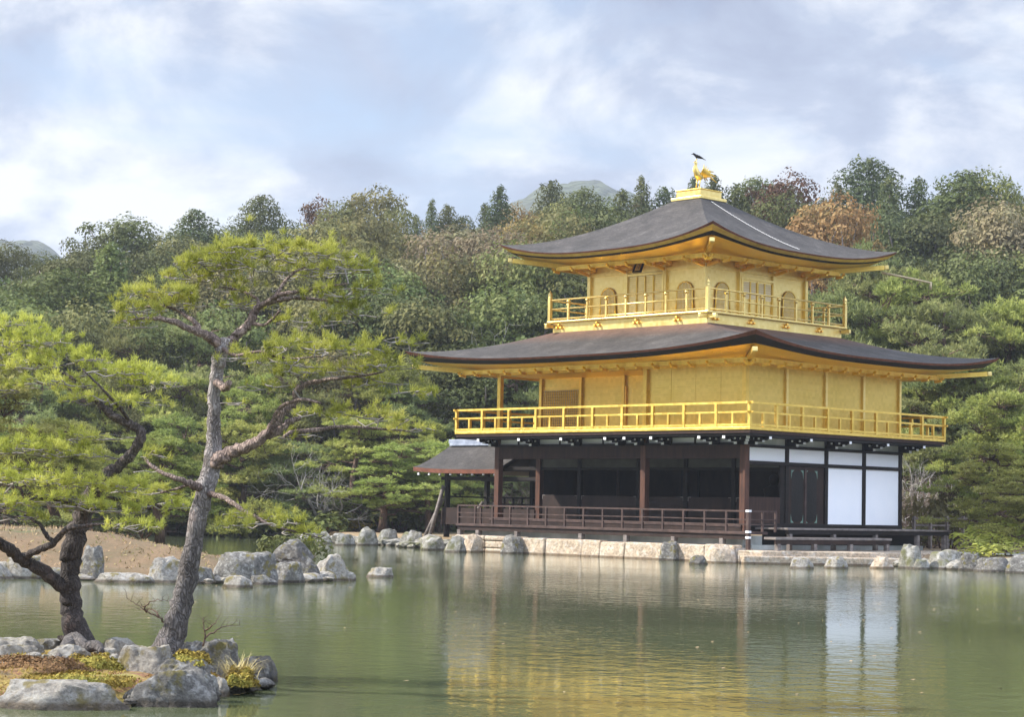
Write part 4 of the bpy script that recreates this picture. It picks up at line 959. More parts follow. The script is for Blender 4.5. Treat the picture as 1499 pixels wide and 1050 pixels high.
SP('porch_gable', MB().quad((-17.6, yr-1.6, 3.05), (-17.6, yr+1.6, 3.05), (-17.6, yr, 3.9)), 'dark_wood')
SP('porch_ridge', MB().box(-17.75, -13.2, yr-0.16, yr+0.16, 4.0, 4.10), 'ridge_tile', 0.015)
SP('porch_ridge_cap', MB().box(-17.85, -13.2, yr-0.12, yr+0.12, 4.10, 4.26), 'ridge_tile', 0.02)
tip = MB()
for x in np.arange(-17.6, -13.2, 0.62): tip.box(x-0.04, x+0.04, yr-1.9, yr-1.84, 2.80, 2.90)
SP('rafter_tips', tip, 'white_tip')

# --- stone edging and terrace
def jit(s_): return float(rng.uniform(-s_, s_))
wl = empty('retaining_wall', (-5.8, -1.6, 0), 'low wall of cream and pink stone blocks along the pond under the pavilion veranda', 'wall')
x = -12.2
while x < 0.9:
    L = float(rng.uniform(0.85, 2.0)); x1 = min(x+L, 0.95); h = 0.56+jit(0.03)
    if x < -9.6:   # older stretch laid in small stones
        z = -0.3
        for zr in (0.16, 0.42, 0.60):
            b_ = MB().box(x+0.02, x1-0.02, -1.62+jit(0.04), -1.15, z, zr-0.02); o_ = obj('stone_block', b_, 'rock_pink', wl, bevel=0.05); z = zr
    else:
        b_ = MB(); y0 = -1.66+jit(0.05); b_.box(x+0.015, x1-0.015, y0, -1.15, -0.3, h)
        for i in (4, 5): b_.v[i] = (b_.v[i][0], b_.v[i][1]+0.08+jit(0.03), b_.v[i][2]+jit(0.03))
        obj('stone_block', b_, 'rock_pink', wl, bevel=0.05)
    x = x1
obj('wall_core', MB().box(-12.3, 0.98, -1.52, -0.7, -0.3, 0.46), 'mortar', wl)
tr = empty('stone_terrace', (2.5, 2.5, 0), 'pale flat stone terrace at the water beside the east decks', 'terrace')
t_ = MB(); T = [(0.9, -1.5), (1.9, -1.35), (2.9, 0.3), (4.1, 2.35), (4.6, 3.2), (4.2, 9.6), (0.4, 9.6), (0.4, -0.7)]
n = len(T); zz = 0.41
for q in T: t_.v.append((q[0], q[1], -0.3))
for q in T: t_.v.append((q[0], q[1], zz))
t_.f.append(tuple(range(n, 2*n))); t_.smooth.append(False)
for i in range(n): t_.f.append((i, (i+1) % n, n+(i+1) % n, n+i)); t_.smooth.append(False)
obj('terrace_top', t_, 'rock_pink', tr, bevel=0.04)
obj('stone_kerb', MB().box(0.44, 0.75, -0.5, 8.9, 0.3, 0.56), 'grey_plaster', tr)
obj('stone_step', MB().bar((1.5, -1.9, 0.08), (4.4, 2.55, 0.08), 0.5, 0.34), 'rock_pink', tr, bevel=0.05)
gp = MB().quad((4.7, 4.4, 0.44), (13.5, 5.6, 0.44), (12, 12, 0.445), (4.3, 13, 0.445)); o_ = obj('gravel_path', gp, 'gravel'); o_['kind'] = 'structure'
# ------------------------------------------------------------------ trees
def unit(v): return v/np.maximum(np.linalg.norm(v, axis=-1, keepdims=True), 1e-9)
def leaf_quads(C, Nn, size, asp, R):
    """diamond leaves centred on C facing Nn"""
    n = len(C); r_ = unit(R.normal(size=(n, 3))); a = unit(np.cross(Nn, r_)); b = np.cross(Nn, a)
    sz = size*R.uniform(0.4, 1.35, (n, 1)); bend = Nn*sz*0.25
    V = np.stack([C-a*sz, C-b*sz*asp+bend*0.3, C+a*sz-bend*0.4, C+b*sz*asp+bend*0.3], 1).reshape(-1, 3)
    return V, np.arange(4*n).reshape(-1, 4)
def lobes_leaves(L, per, size, asp, R, up=0.25, jit_=0.42, fill=0.25):
    """L: k x 6 (centre, radii). leaves on the lobes' shells"""
    Cs, Ns = [], []
    for q in L:
        c, r = q[:3], q[3:6]; n = int(per*(r[0]*r[1]+r[0]*r[2]+r[1]*r[2])/3)
        d = unit(R.normal(size=(n, 3))); d[:, 2] = np.where((d[:, 2] < -0.3) & (R.random(n) < 0.7), -d[:, 2], d[:, 2])
        rad = np.where(R.random((n, 1)) < fill, R.uniform(0.4, 0.95, (n, 1)), R.uniform(0.86, 1.14, (n, 1)))
        # ragged surface
        rag = 1 + 0.16*np.sin(d[:, :1]*7+c[0]*3)*np.sin(d[:, 1:2]*6+c[1]*5)*1.0 + 0.1*np.sin(d[:, 2:3]*11+c[2])
        Cs.append(c + d*r*rad*rag); Ns.append(unit(unit(d/r) + R.normal(size=(n, 3))*jit_ + np.array([0, 0, up])))
    return leaf_quads(np.concatenate(Cs), np.concatenate(Ns), size, asp, R)
def tree_root(name): return None
def limb_pts(a, b, R, wob=0.12, n=5, sag=0.0):
    a, b = np.array(a, float), np.array(b, float); L = np.linalg.norm(b-a); P = []
    for i in range(n+1):
        f = i/n; q = a+(b-a)*f + (R.normal(size=3)*wob*L*math.sin(math.pi*f)*0.5 if 0 < i < n else 0); q = q + np.array([0, 0, sag*L*math.sin(math.pi*f)]); P.append(q)
    return P
LIB = {}
def lib(kind, crown, trunk): LIB.setdefault(kind, []).append((crown, trunk))
def gen_broad(seed, H=10.0, Wd=8.0, leaf=0.115, per=125, low=0.2, flat=1.0):
    R = np.random.default_rng(seed); L = []
    k = 38
    for i in range(k):
        z = low + (1-low)*R.random()**0.8; rr = (1-abs((z-0.55)/0.62)**2.2); rr = max(rr, 0.12)**0.5*Wd/2*0.78
        a = R.uniform(0, 2*math.pi); q = rr*R.uniform(0.45, 1.0); r0 = R.uniform(0.6, 1.5)*(1.1-0.35*z)*Wd/8
        L.append([q*math.cos(a), q*math.sin(a), z*H - r0*0.6, r0, r0, r0*R.uniform(0.55, 0.8)*flat])
    for i in range(4): L.append([R.normal()*0.5, R.normal()*0.5, H*(0.55+0.12*i), Wd*0.24, Wd*0.24, Wd*0.17])
    L = np.array(L); V, Fc = lobes_leaves(L, per*3, leaf, 0.62, R)
    crown = np_mesh('crown', V, Fc, None)
    mb = MB(); mb.tube(limb_pts((0, 0, -0.6), (R.normal()*0.4, R.normal()*0.4, H*0.72), R, 0.05, 7), [0.26-0.028*i for i in range(8)], 8)
    for q in L[:12]: mb.tube(limb_pts((0, 0, H*R.uniform(0.2, 0.45)), q[:3], R, 0.15, 4), [0.11, 0.09, 0.07, 0.05, 0.03], 5)
    lib('broad', crown, mb.mesh('trunk', None))
def gen_cedar(seed, H=12.0, Wd=4.6, leaf=0.11, per=135, shape=0.8, low=0.12):
    R = np.random.default_rng(seed); L = []
    for i in range(46):
        f = low + (1-low)*(i/45)**0.9; rr = Wd/2*((1-f)**shape)*R.uniform(0.7, 1.15)+0.18
        a = i*2.4+R.uniform(-0.4, 0.4); r0 = rr*0.42+0.26
        L.append([rr*0.62*math.cos(a), rr*0.62*math.sin(a), f*H, r0, r0, r0*0.62+0.25])
    L.append([0, 0, H*0.985, 0.22, 0.22, 0.6]); L.append([0, 0, H*0.5, Wd*0.2, Wd*0.2, H*0.36])
    L = np.array(L); V, Fc = lobes_leaves(L, per*3.4, leaf, 0.45, R, up=0.05, jit_=0.4)
    crown = np_mesh('crown', V, Fc, None)
    mb = MB().tube([(0, 0, -0.6), (0.05, 0, H*0.4), (0, 0.05, H*0.95)], [0.24, 0.17, 0.03], 8)
    for i in range(12):
        f = R.uniform(0.15, 0.6); a = R.uniform(0, 6.28); mb.tube([(0, 0, f*H), (math.cos(a)*Wd*0.4*(1-f), math.sin(a)*Wd*0.4*(1-f), f*H+0.3)], [0.05, 0.02], 4)
    lib('cedar', crown, mb.mesh('trunk', None))
def needle_fans(C, up, n_per, length, width, R, spread=0.9):
    """thin triangles fanning from shoot points"""
    n = len(C)*n_per; P = np.repeat(C, n_per, 0); U = np.repeat(up, n_per, 0)
    d = unit(U + R.normal(size=(n, 3))*spread); L = length*R.uniform(0.65, 1.15, (n, 1))
    s_ = unit(np.cross(d, R.normal(size=(n, 3))))*width*0.5
    P = P + R.normal(size=(n, 3))*length*0.16
    V = np.stack([P-s_, P+s_, P+d*L+s_*0.3, P+d*L-s_*0.3], 1).reshape(-1, 3); return V, np.arange(4*n).reshape(-1, 4)
def gen_pine(seed, H=9.0, Wd=7.0, nl=16, tuft=0.21, dens=42, n_per=9, wid=0.055):
    R = np.random.default_rng(seed); T = [np.array([0, 0, -0.6])]; q = np.zeros(3); lean = R.uniform(-0.12, 0.12, 2)
    for i in range(8):
        q = q + np.array([lean[0]+R.normal()*0.10, lean[1]+R.normal()*0.10, H*0.93/8/ (1)]); T.append(q.copy())
    mb = MB().tube(T, [0.27-0.027*i for i in range(9)], 8); Cs, Us = [], []
    for i in range(nl):
        f = 0.24+0.76*(i/(nl-1)); base = T[0]+(T[-1]-T[0])*0; idx = f*8; k = min(int(idx), 7); base = T[k]+(T[k+1]-T[k])*(idx-k)
        a = i*2.4+R.uniform(-0.5, 0.5); ext = Wd/2*(1.0-0.62*max(0, f-0.35)/0.65)*R.uniform(0.65, 1.1) if i < nl-1 else 0.3
        tip = base+np.array([math.cos(a)*ext, math.sin(a)*ext, R.uniform(-0.1, 0.5)])
        P = limb_pts(base, tip, R, 0.22, 6); mb.tube(P, np.linspace(0.10, 0.025, 7), 5)
        for j in range(6 if i < nl-1 else 3):
            ff_ = R.uniform(0.45, 1.05); cc = base+(tip-base)*ff_ + np.array([R.normal()*0.6, R.normal()*0.6, 0.1+R.uniform(-0.3, 0.55)])
            rx = R.uniform(0.35, 0.85)*Wd/7; m_ = int(dens*rx*rx*2.2); rr = np.sqrt(R.random(m_))*rx; an_ = R.uniform(0, 6.28, m_)
            zz = 0.62*rx*(1-(rr/rx)**2)*R.uniform(-0.2, 1.3, m_)
            pc = cc+np.stack([rr*np.cos(an_), rr*np.sin(an_), zz], 1); Cs.append(pc)
            Us.append(unit(np.stack([np.cos(an_)*rr/rx*0.8, np.sin(an_)*rr/rx*0.8, np.full(m_, 0.9)], 1)))
            for e_ in range(3): mb.tube([P[3+e_ % 3], pc[e_*3 % m_]], [0.025, 0.01], 3, cap=False)
    C = np.concatenate(Cs); U_ = np.concatenate(Us); V, Fc = needle_fans(C, U_, n_per, tuft, wid, R, 0.75)
    lib('pine', np_mesh('crown', V, Fc, None), mb.mesh('trunk', None))
def gen_bare(seed, H=6.0, up=0.5, kind='bare', n0=3, spread=0.6):
    R = np.random.default_rng(seed); mb = MB()
    def rec(p, d, L, r, lev):
        q = p; P = [p]
        for i in range(3):
            d = unit(d+R.normal(size=3)*0.16+np.array([0, 0, 0.05])); q = q+d*L/3; P.append(q)
        mb.tube(P, [r, r*0.85, r*0.7, r*0.55], 6 if lev < 2 else 3, cap=False)
        if lev < 5:
            for i in range(3 if lev < 4 else 2):
                nd_ = unit(d+R.normal(size=3)*spread); nd_[2] += up*0.3; rec(P[R.integers(1, 4)] if i else P[3], unit(nd_), L*R.uniform(0.6, 0.82), r*0.5, lev+1)
    for i in range(n0):
        a = R.uniform(0, 6.28); rec(np.array([0, 0, -0.3]), unit(np.array([math.cos(a)*0.5, math.sin(a)*0.5, 1.0])), H*0.30, 0.11 if kind == 'bare' else 0.05, 0)
    lib(kind, None, mb.mesh('trunk', None))
def gen_shrub(seed, kind='shrub', n=9, leaf=0.09, per=220):
    R = np.random.default_rng(seed); L = np.array([[R.normal()*0.45, R.normal()*0.45, R.uniform(0.25, 0.75), R.uniform(0.3, 0.5), R.uniform(0.3, 0.5), R.uniform(0.22, 0.36)] for i in range(n)])
    V, Fc = lobes_leaves(L, per*3, leaf, 0.5, R)
    mb = MB()
    for q in L: mb.tube([(q[0]*0.2, q[1]*0.2, -0.2), tuple(q[:3])], [0.035, 0.012], 4)
    lib(kind, np_mesh('crown', V, Fc, None), mb.mesh('trunk', None))
for s_ in range(5): gen_broad(10+s_, Wd=(8, 7, 9, 8, 6.5)[s_], flat=(1, 0.8, 1.1, 0.9, 1.2)[s_])
for s_ in range(4): gen_cedar(30+s_, Wd=(6.2, 7.4, 8.4, 5.8)[s_], shape=(0.75, 0.6, 0.5, 0.85)[s_])
for s_ in range(5): gen_pine(50+s_, Wd=(7, 6, 8, 7, 6)[s_])
for s_ in range(2): gen_bare(70+s_)
for s_ in range(2): gen_bare(80+s_, 3.4, kind='thicket', n0=7, spread=0.8)
for s_ in range(2): gen_shrub(90+s_)

LANDM = [(-900, 60, 'at the left edge'), (60, 140, 'above the low pine'), (140, 235, 'left of the tall islet pine'), (235, 330, 'behind the tall pine\u2019s trunk'),
    (330, 420, 'behind the tall pine\u2019s top'), (420, 500, 'behind the tall pine\u2019s right shoulder'), (500, 575, 'right of the tall islet pine'), (575, 650, 'above the lower roof\u2019s west tip'),
    (650, 735, 'west of the upper roof'), (735, 800, 'over the upper roof\u2019s west tip'), (800, 880, 'over the upper roof\u2019s west slope'), (880, 975, 'left of the roof phoenix'),
    (975, 1060, 'behind the roof phoenix'), (1060, 1140, 'right of the roof phoenix'), (1140, 1225, 'over the upper roof\u2019s east slope'), (1225, 1300, 'above the upper roof\u2019s east tip'),
    (1300, 1370, 'east of the upper roof'), (1370, 1440, 'above the lower roof\u2019s east tip'), (1440, 2600, 'at the right edge')]
ROWS = {'sky': 'on the skyline', 'up': 'high on the slope', 'mid': 'halfway up the slope', 'low': 'low on the slope', 'shore': 'by the far shore'}
CN = {'leaf_dark': 'dark evergreen', 'leaf_green': 'mid-green', 'leaf_olive': 'olive-green', 'leaf_tan': 'brownish tan', 'leaf_orange': 'orange-brown', 'leaf_red': 'rust-red', 'leaf_yellow': 'yellow-leaved', 'cedar_green': 'deep green', 'needles_light': 'bright green', 'needles_blue': 'grey-green', 'needles_near': 'yellow-green', None: 'leafless'}
KN = {'broad': ('broadleaf_tree', 'broadleaf tree', 'tree', 'trees on the wooded hillside'), 'cedar': ('cedar_tree', 'pointed cedar', 'tree', 'trees on the wooded hillside'), 'pine': ('pine_tree', 'layered pine', 'tree', 'garden pines around the pond'),
      'bare': ('bare_tree', 'pale bare tree', 'tree', 'bare trees by the pond'), 'thicket': ('bare_shrub', 'tangle of bare brown twigs', 'shrub', 'bare shrubs by the pond'), 'shrub': ('shrub', 'rounded shrub', 'shrub', 'shrubs around the pond')}
TREES = []
def T(kind, px, top, d, col, row, wid=1.0, base_z=None, extra=None):
    q = CAM[:2] + fwh*d/ (np.hypot(*FW[:2])) * 1.0
    # horizontal position: solve along the ray column at ground height
    P = at_depth(px, 730, d); x, y = P[0], P[1]; z0 = gz(x, y) if base_z is None else base_z
    Pt = at_depth(px, top, d); h = Pt[2]-z0
    TREES.append(dict(kind=kind, px=px, x=x, y=y, z=z0, h=h, col=col, row=row, wid=wid, extra=extra))
def SKY(*a):
    for k, px, top, c, *r in a: T(k, px, top, 150+((px*37) % 17), c, 'sky', r[0] if r else 1.0)
C_, B_, P_ = 'cedar', 'broad', 'pine'
SKY((B_, -60, 372, 'leaf_dark'), (B_, -5, 362, 'leaf_dark'), (B_, 60, 374, 'leaf_dark'), (B_, 108, 345, 'leaf_dark'), (B_, 160, 322, 'leaf_dark', 1.25), (B_, 205, 345, 'leaf_dark'), (B_, 236, 350, 'leaf_olive'),
    (C_, 272, 309, 'cedar_green', 1.7), (B_, 310, 336, 'leaf_dark'), (C_, 370, 288, 'cedar_green', 1.2), (B_, 405, 338, 'leaf_dark'), (B_, 340, 345, 'leaf_dark'), (B_, 458, 292, 'leaf_red', 0.75), (B_, 490, 305, 'leaf_olive', 0.8), (B_, 530, 280, 'leaf_olive', 0.9),
    (B_, 568, 302, 'leaf_olive', 0.8), (C_, 600, 318, 'cedar_green'), (C_, 622, 294, 'cedar_green', 0.7), (C_, 645, 302, 'leaf_dark', 1.0), (C_, 668, 318, 'leaf_dark'), (C_, 700, 300, 'cedar_green'), (C_, 722, 275, 'cedar_green', 1.1), (B_, 752, 306, 'leaf_orange', 0.8), (B_, 778, 312, 'leaf_olive', 0.8),
    (C_, 798, 267, 'cedar_green', 1.2), (C_, 845, 278, 'cedar_green', 1.2), (B_, 818, 300, 'leaf_olive', 0.8), (B_, 875, 300, 'leaf_dark', 0.8), (C_, 903, 280, 'leaf_dark', 1.2), (C_, 932, 262, 'cedar_green', 0.9), (B_, 934, 292, 'leaf_red', 0.45), (C_, 966, 277, 'cedar_green', 1.1), (C_, 995, 285, 'cedar_green'),
    (C_, 1008, 262, 'cedar_green', 0.9), (C_, 1038, 262, 'cedar_green', 1.2), (C_, 1072, 272, 'leaf_dark'), (C_, 1102, 262, 'cedar_green', 1.2), (B_, 1140, 264, 'leaf_red', 0.9), (B_, 1120, 275, 'leaf_dark', 0.8), (C_, 1170, 300, 'leaf_dark'), (C_, 1222, 272, 'cedar_green', 0.9), (C_, 1200, 292, 'leaf_dark', 0.9),
    (C_, 1268, 234, 'cedar_green', 1.35), (C_, 1298, 262, 'cedar_green', 1.2), (C_, 1342, 263, 'leaf_dark', 1.2), (C_, 1378, 282, 'cedar_green'), (C_, 1412, 254, 'leaf_dark', 1.6), (B_, 1446, 264, 'leaf_green', 0.8), (C_, 1484, 284, 'leaf_dark', 1.2), (B_, 1520, 290, 'leaf_dark'), (C_, 1560, 270, 'leaf_dark'))
for k, px, top, d, c, w_ in ((B_, 30, 388, 140, 'leaf_dark', 1), (B_, 90, 380, 138, 'leaf_dark', 1.1), (B_, 150, 368, 140, 'leaf_dark', 1), (B_, 215, 372, 138, 'leaf_dark', 1), (B_, 265, 352, 140, 'leaf_olive', 1), (B_, 320, 360, 137, 'leaf_olive', 1), (B_, 372, 352, 139, 'leaf_green', 1), (B_, 430, 335, 138, 'leaf_dark', 0.9),
    (B_, 478, 332, 136, 'leaf_olive', 1), (B_, 528, 322, 139, 'leaf_olive', 1), (B_, 580, 338, 137, 'leaf_olive', 1), (B_, 630, 345, 135, 'leaf_tan', 1.1), (B_, 680, 336, 138, 'leaf_tan', 1.1), (B_, 722, 345, 134, 'leaf_tan', 1), (B_, 762, 328, 138, 'leaf_orange', 0.8), (B_, 805, 312, 137, 'leaf_olive', 1), (B_, 850, 318, 139, 'leaf_green', 0.9),
    (B_, 895, 312, 137, 'leaf_dark', 0.9), (B_, 1150, 298, 138, 'leaf_dark', 0.9), (B_, 1205, 298, 132, 'leaf_orange', 0.9), (B_, 1246, 320, 135, 'leaf_orange', 0.7), (B_, 1295, 318, 138, 'cedar_green', 1), (B_, 1340, 322, 137, 'leaf_dark', 1), (B_, 1392, 328, 138, 'leaf_dark', 1), (B_, 1452, 304, 130, 'leaf_tan', 0.95), (B_, 1500, 298, 132, 'leaf_olive', 1), (B_, 1555, 310, 134, 'leaf_tan', 1)):
    T(k, px, top, d, c, 'up', w_)
for k, px, top, d, c, w_ in ((C_, 30, 415, 120, 'leaf_green', 1.6), (C_, 82, 400, 118, 'leaf_green', 1.7), (C_, 150, 362, 119, 'leaf_green', 1.8), (C_, 205, 402, 117, 'leaf_green', 1.6), (B_, -20, 420, 119, 'leaf_green', 1), (B_, 250, 405, 120, 'leaf_green', 1), (B_, 300, 400, 118, 'leaf_olive', 1), (B_, 355, 395, 120, 'leaf_green', 1), (B_, 410, 380, 118, 'leaf_olive', 1), (B_, 462, 385, 121, 'leaf_green', 1),
    (B_, 515, 372, 120, 'leaf_olive', 1), (B_, 560, 395, 117, 'leaf_green', 1), (B_, 612, 388, 120, 'leaf_tan', 1), (B_, 662, 378, 118, 'leaf_olive', 1), (B_, 712, 385, 120, 'leaf_olive', 1), (B_, 758, 372, 117, 'leaf_green', 1), (B_, 805, 362, 120, 'leaf_olive', 1), (B_, 850, 380, 116, 'leaf_green', 1),
    (P_, 1235, 338, 112, 'needles_blue', 1), (P_, 1285, 372, 110, 'needles_blue', 1.1), (B_, 1325, 378, 119, 'leaf_dark', 1), (B_, 1372, 372, 120, 'leaf_dark', 1), (B_, 1420, 385, 118, 'leaf_dark', 0.9), (B_, 1468, 378, 120, 'leaf_dark', 1), (B_, 1520, 370, 118, 'leaf_green', 1)):
    T(k, px, top, d, c, 'mid', w_)
for k, px, top, d, c, w_ in ((B_, -10, 455, 106, 'leaf_green', 1), (B_, 45, 450, 104, 'leaf_green', 1), (B_, 105, 462, 106, 'leaf_olive', 1), (P_, 165, 468, 103, 'needles_blue', 1), (B_, 225, 462, 105, 'leaf_green', 1), (P_, 285, 458, 103, 'needles_blue', 1), (B_, 345, 450, 106, 'leaf_green', 1), (P_, 400, 462, 103, 'needles_light', 1), (B_, 458, 440, 105, 'leaf_olive', 1),
    (B_, 515, 445, 104, 'leaf_green', 1), (B_, 575, 440, 105, 'leaf_dark', 1), (B_, 630, 452, 103, 'leaf_olive', 1), (B_, 688, 445, 105, 'leaf_dark', 1), (B_, 745, 430, 104, 'leaf_green', 1), (B_, 800, 440, 104, 'leaf_dark', 1), (B_, 700, 520, 98, 'leaf_dark', 1.1), (P_, 765, 520, 97, 'needles_blue', 0.9), (B_, 650, 520, 98, 'leaf_dark', 1.1),
    (P_, 1215, 455, 98, 'needles_blue', 1), (P_, 1262, 410, 97, 'needles_blue', 1.1), (P_, 1318, 385, 98, 'needles_light', 1.1), (P_, 1365, 405, 95, 'needles_blue', 1), (P_, 1415, 440, 98, 'needles_blue', 1), (P_, 1472, 425, 96, 'needles_light', 1.1), (P_, 1530, 430, 96, 'needles_blue', 1)):
    T(k, px, top, d, c, 'low', w_)
for k, px, top, d, c, w_ in ((P_, -30, 520, 98, 'needles_light', 1), (P_, 40, 530, 97, 'needles_blue', 1), (P_, 105, 540, 99, 'needles_light', 1), (P_, 175, 530, 98, 'needles_blue', 1), (P_, 245, 520, 98, 'needles_light', 1.1), (P_, 310, 530, 99, 'needles_blue', 1), (P_, 375, 525, 97, 'needles_light', 1.1), (P_, 440, 520, 96, 'needles_blue', 1.1), (B_, 500, 515, 97, 'leaf_olive', 1), (P_, 560, 530, 96, 'needles_light', 1.1), (P_, 615, 555, 95, 'needles_blue', 1),
    (P_, 20, 610, 93, 'needles_light', 1.1), (P_, 130, 620, 93, 'needles_light', 1.1), (P_, 235, 600, 93.5, 'needles_light', 1.2), (P_, 350, 610, 93, 'needles_light', 1.2), (P_, 432, 640, 92, 'needles_blue', 1.1), ('bare', 482, 628, 91.5, None, 1.3), (P_, 520, 600, 92, 'needles_light', 1.2), (P_, 590, 590, 93, 'needles_light', 1.1), (P_, 558, 645, 90, 'needles_light', 1.4), (P_, 628, 640, 91, 'needles_light', 1.2),
    ('shrub', 505, 762, 90.5, 'leaf_yellow', 1), ('shrub', 470, 740, 91, 'leaf_dark', 2.2), ('shrub', 415, 745, 92, 'leaf_dark', 2.2), ('shrub', 395, 720, 93, 'leaf_green', 2.2), ('thicket', 450, 715, 93, None, 1.0), ('thicket', 640, 700, 93, None, 1.0), ('thicket', 755, 650, 94, None, 1.1), ('shrub', 585, 730, 92, 'leaf_green', 2.0), ('shrub', 535, 735, 92, 'leaf_green', 2), ('shrub', 655, 690, 96, 'leaf_dark', 2.6), ('shrub', 705, 680, 97, 'leaf_dark', 2.8), ('shrub', 750, 670, 98, 'leaf_green', 2.8),
    (P_, 1330, 505, 90, 'needles_blue', 1.1), (P_, 1385, 490, 88, 'needles_blue', 1), (P_, 1440, 500, 88, 'needles_light', 1.1), (P_, 1500, 510, 86, 'needles_blue', 1.1), (P_, 1290, 545, 92, 'needles_blue', 1), (P_, 1455, 565, 80, 'needles_light', 1.1), (P_, 1510, 590, 78, 'needles_light', 1.1), (P_, 1410, 590, 86, 'needles_blue', 1),
    ('bare', 1338, 610, 84, None, 1.1), ('thicket', 1332, 645, 83, None, 1.3), ('thicket', 1372, 640, 82, None, 1.4), ('thicket', 1400, 665, 83, None, 1.3), ('bare', 1385, 635, 80, None, 1), ('shrub', 1385, 700, 79, 'leaf_olive', 1.3), ('shrub', 1360, 690, 88, 'leaf_dark', 2.5), ('shrub', 1420, 700, 88, 'leaf_dark', 2.5),
    (P_, 1475, 640, 72, 'needles_light', 1.3), (P_, 1515, 690, 68, 'needles_light', 1.3), ('shrub', 1430, 765, 69, 'needles_near', 1.6), ('shrub', 1475, 785, 65.5, 'needles_near', 1.5), ('shrub', 1345, 770, 78, 'leaf_olive', 1.2)):
    T(k, px, top, d, c, 'shore', w_)
for k, px, top, d, row, w_ in (('bare', 540, 362, 117, 'mid', 1.0), ('bare', 655, 425, 102, 'low', 0.9), ('bare', 600, 470, 100, 'low', 0.9), ('bare', 1418, 360, 116, 'mid', .9), ('bare', 470, 470, 101, 'low', 1), ('bare', 575, 330, 133, 'up', .8), ('bare', 120, 372, 130, 'up', .8), ('bare', 700, 465, 100, 'low', .9), ('bare', 1490, 380, 114, 'mid', .9), ('bare', 340, 470, 100, 'low', .9)):
    T(k, px, top, d, None, row, w_)
T('pine', -8, 470, 60, 'needles_light', 'low', 1.0, 0.55, 'thick-trunked pine on the middle islet at the left edge'); T('pine', 236, 628, 59, 'needles_light', 'low', 1.3, 0.6, 'small dark-stemmed pine on the middle islet behind the tall pine'); T('pine', 88, 600, 62, 'needles_light', 'low', 1.3, 0.6, 'bright pine on the middle islet behind the low pine')
T('shrub', 212, 764, 49.0, 'leaf_dark', 'low', 0.5, 0.8, 'clipped grey-green shrub on the bare mound of the middle islet'); T('shrub', 75, 770, 50, 'leaf_green', 'low', 0.5, 0.8, 'low green shrub on the left part of the middle islet'); T('shrub', 430, 770, 47.0, 'leaf_dark', 'low', 0.7, 0.3, 'dark shrub over the dark rock on the middle islet')
TREES += [] and [dict(kind='shrub', px=215, **dict(zip('xyz', (-4.2, -25.0, 0.6))), h=0.62, col='cedar_green', row='mid', wid=1.2, extra='clipped grey-green shrub on the bare mound of the middle islet'),
          dict(kind='shrub', px=90, **dict(zip('xyz', (-7.5, -31.5, 0.7))), h=0.7, col='leaf_green', row='mid', wid=1.2, extra='low green shrub on the left part of the middle islet')]
mesh_cache = {}
def mesh_for(me, mat):
    if me is None: return None
    key = (me.name, mat)
    if key not in mesh_cache:
        c = me.copy(); c.materials.clear(); c.materials.append(MATS[mat]); mesh_cache[key] = c
    return mesh_cache[key]
NOMH = {'broad': 10.0, 'cedar': 12.0, 'pine': 9.4, 'bare': 6.0, 'thicket': 3.4, 'shrub': 1.0}
cnt_ = {}
binned = {}
for t in sorted(TREES, key=lambda t: t['px']):
    lm = next(l[2] for l in LANDM if l[0] <= t['px'] < l[1]); t['lm'] = lm; t['key'] = (t['kind'], t['col'], t['row'], lm); binned.setdefault(t['key'], []).append(t)
ORD = {1: [''], 2: ['left-hand ', 'right-hand '], 3: ['leftmost ', 'middle ', 'rightmost '], 4: ['leftmost ', 'second ', 'third ', 'rightmost ']}
for k_, l_ in binned.items():
    for w__, t in zip(ORD.get(len(l_), [x+' from left, ' for x in ('first', 'second', 'third', 'fourth', 'fifth', 'sixth', 'seventh', 'eighth')]), l_):
        nm = KN[t['kind']]; col = '' if t['kind'] in ('bare', 'thicket') else CN[t['col']]+' '
        t['label'] = t['extra'] or (w__+col+nm[1]+' '+ROWS[t['row']]+' '+t['lm'])
for t in TREES:
    kind = t['kind']; vs = LIB[kind]; cnt_[kind] = cnt_.get(kind, 0)+1; cr_, tk = vs[cnt_[kind] % len(vs)]
    nm, _, cat, grp = KN[kind]; root = empty(nm, (t['x'], t['y'], t['z']-0.05), t['label'], cat, grp)
    sz = t['h']/NOMH[kind]
    if kind == 'bare': sz *= 1.0
    w_ = t['wid']
    if kind in ('broad', 'pine', 'cedar'): w_ *= min(1.6, max(0.85, (8.0/max(t['h'], 1))**0.35))
    root.rotation_euler = (0, 0, random.uniform(0, 6.28)); root.scale = (sz*w_, sz*w_, sz) if kind != 'shrub' else (w_, w_, max(sz, 0.4))
    tm = {'bare': 'trunk_pale', 'thicket': 'bush_twig', 'pine': 'trunk_brown', 'cedar': 'trunk_grey', 'broad': 'trunk_grey', 'shrub': 'trunk_brown'}[kind]
    link('trunk' if kind not in ('thicket', 'shrub') else 'stems', mesh_for(tk, tm), root)
    if cr_: link('crown' if kind != 'shrub' else 'leaves', mesh_for(cr_, t['col']), root)
